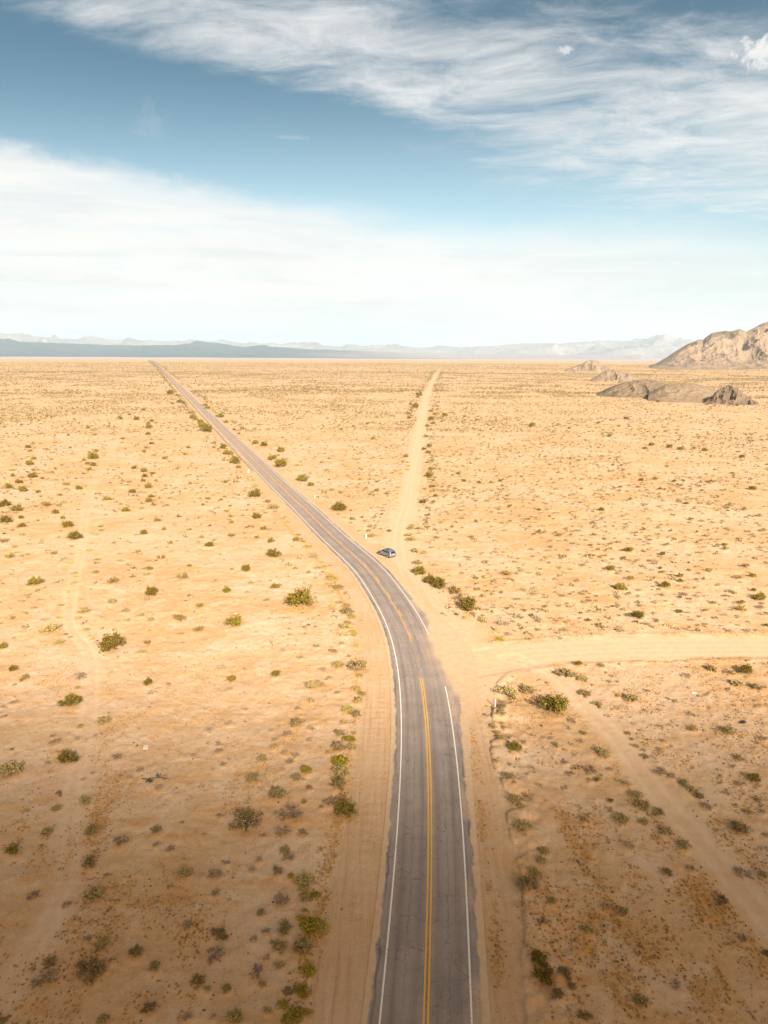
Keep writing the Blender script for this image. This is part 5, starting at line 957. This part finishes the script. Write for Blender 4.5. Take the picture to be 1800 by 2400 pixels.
BM().box((0, .052, 2.98), (.05, .012, .70)).build('bracket', M_STEEL, e)
for dx, dy, h, lb in ((0, 0, 1.05, 'thin dark stake standing in bare sand, taller of a pair'), (-3.2, -6, .55, 'thin dark stake standing in bare sand, shorter of a pair')):
    BM().cyl((0, 0, h / 2 - .03), .035, h + .06, seg=8).cyl((0, 0, h + .01), .035, .04, seg=8, r2=.012).build('stake', M_WOOD, None, label=lb, cat='stake', group='pair of dark stakes', loc=gp(638.5 + dx, 1513.5 + dy))
g0, g1 = at(1191.6, 1741), at(1209.2, 1748.8); mid = (g0 + g1) / 2; L_ = np.linalg.norm(g1 - g0)
BM().box((0, 0, .10), (L_, .12, .05), bev=.012).box((L_ / 2 - .1, 0, .10), (.12, .125, .056), bev=.01).build('fallen_post', M_WPOST, None, label='white stake lying on the sand against a small green bush', cat='post', loc=(mid[0], mid[1], float(gz_at(*mid)[0])), rz=math.atan2(*(g1 - g0)[::-1]))
q = [at(*p) for p in [(334.5, 1752.8), (345.8, 1752.8), (348.5, 1744.6), (337.2, 1744)]]; c_ = sum(q) / 4
BM().slab([(p[0] - c_[0], p[1] - c_[1], -.03) for p in q], (0, 0, 1), .10).build('slab', M_CONC, None, label='pale flat slab lying on open sand left of the road', cat='slab', loc=(c_[0], c_[1], float(gz_at(*c_)[0])))
# fallen dead branch: a limb that forks again and again, lying on the sand
rngb = np.random.default_rng(5); segs = []; b0, b1 = at(332.5, 1826), at(385, 1823.5); axis = b1 - b0; Lb = np.linalg.norm(axis); axis /= Lb; perp = np.array([axis[1], -axis[0]])
def grow(p, ang_, L, r, dep):
    d = axis * math.cos(ang_) + perp * math.sin(ang_); q_ = p + d * L; h0 = .08 + .05 * rngb.random(); segs.append(((p[0] - b0[0], p[1] - b0[1], h0), (q_[0] - b0[0], q_[1] - b0[1], .08 + .12 * rngb.random()), r, r * .65))
    if dep: 
        for k in range(rngb.integers(2, 4)): grow(p + d * L * rngb.uniform(.3, 1), ang_ + rngb.normal() * .55, L * rngb.uniform(.45, .75), r * .6, dep - 1)
grow(b0, .25, Lb * .45, .075, 4); grow(b0 + axis * Lb * .3, -.12, Lb * .5, .06, 4); grow(b0 + axis * .3, .62, Lb * .35, .05, 3)
Vb, Fb = tubes(segs); link('dead_branch', np_mesh('dead_branch', Vb, Fb, M_WOOD, True), label='dark dead branch lying flat on the sand beside a dark stone', cat='branch', loc=(b0[0], b0[1], float(gz_at(*b0)[0])))
BM().box((0, 0, .05), (1.0, .5, .12), bev=.05).box((.25, .1, .13), (.45, .32, .12), bev=.04).build('scrap', M_BLACK, None, label='dark blue black scrap lying on sand near the right edge', cat='scrap', loc=gp(1740, 1695), rz=.3)
BM().box((0, 0, .06), (.62, .36, .1), bev=.03).box((.2, .12, .1), (.3, .2, .08), bev=.03).build('litter', M_WPOST, None, label='white piece of litter on brown sand below the side road', cat='litter', loc=gp(1626, 1625), rz=-.5)
BM().cyl((0, 0, .06), .05, .62, 'X', 8).box((.34, .0, .05), (.18, .16, .08), bev=.02).build('stick', M_WOOD, None, label='short dark stick beside pale chips on the lower right sand', cat='stick', loc=gp(1357, 2024), rz=R(100))

# ------------------------------------------------------------------ haze
hm = bpy.data.materials.new('haze_air'); hm.use_nodes = True; hn = NT(hm.node_tree)
pv = hn.n('ShaderNodeVolumePrincipled'); ho = hn.n('ShaderNodeOutputMaterial'); hn.link(pv.outputs[0], ho.inputs['Volume'])
pv.inputs['Color'].default_value = (0.60, 0.79, 0.95, 1); pv.inputs['Density'].default_value = 4.5e-5; pv.inputs['Anisotropy'].default_value = 0.0
me = bpy.data.meshes.new('haze'); bm = bmesh.new(); bmesh.ops.create_cube(bm, size=1.0)
for v in bm.verts: v.co = Vector((v.co.x * 126000, v.co.y * 126000, -40 if v.co.z < 0 else 800))
bm.to_mesh(me); bm.free(); me.materials.append(hm); link('haze', me, kind='stuff', label='pale blue desert haze over the plain', cat='haze')
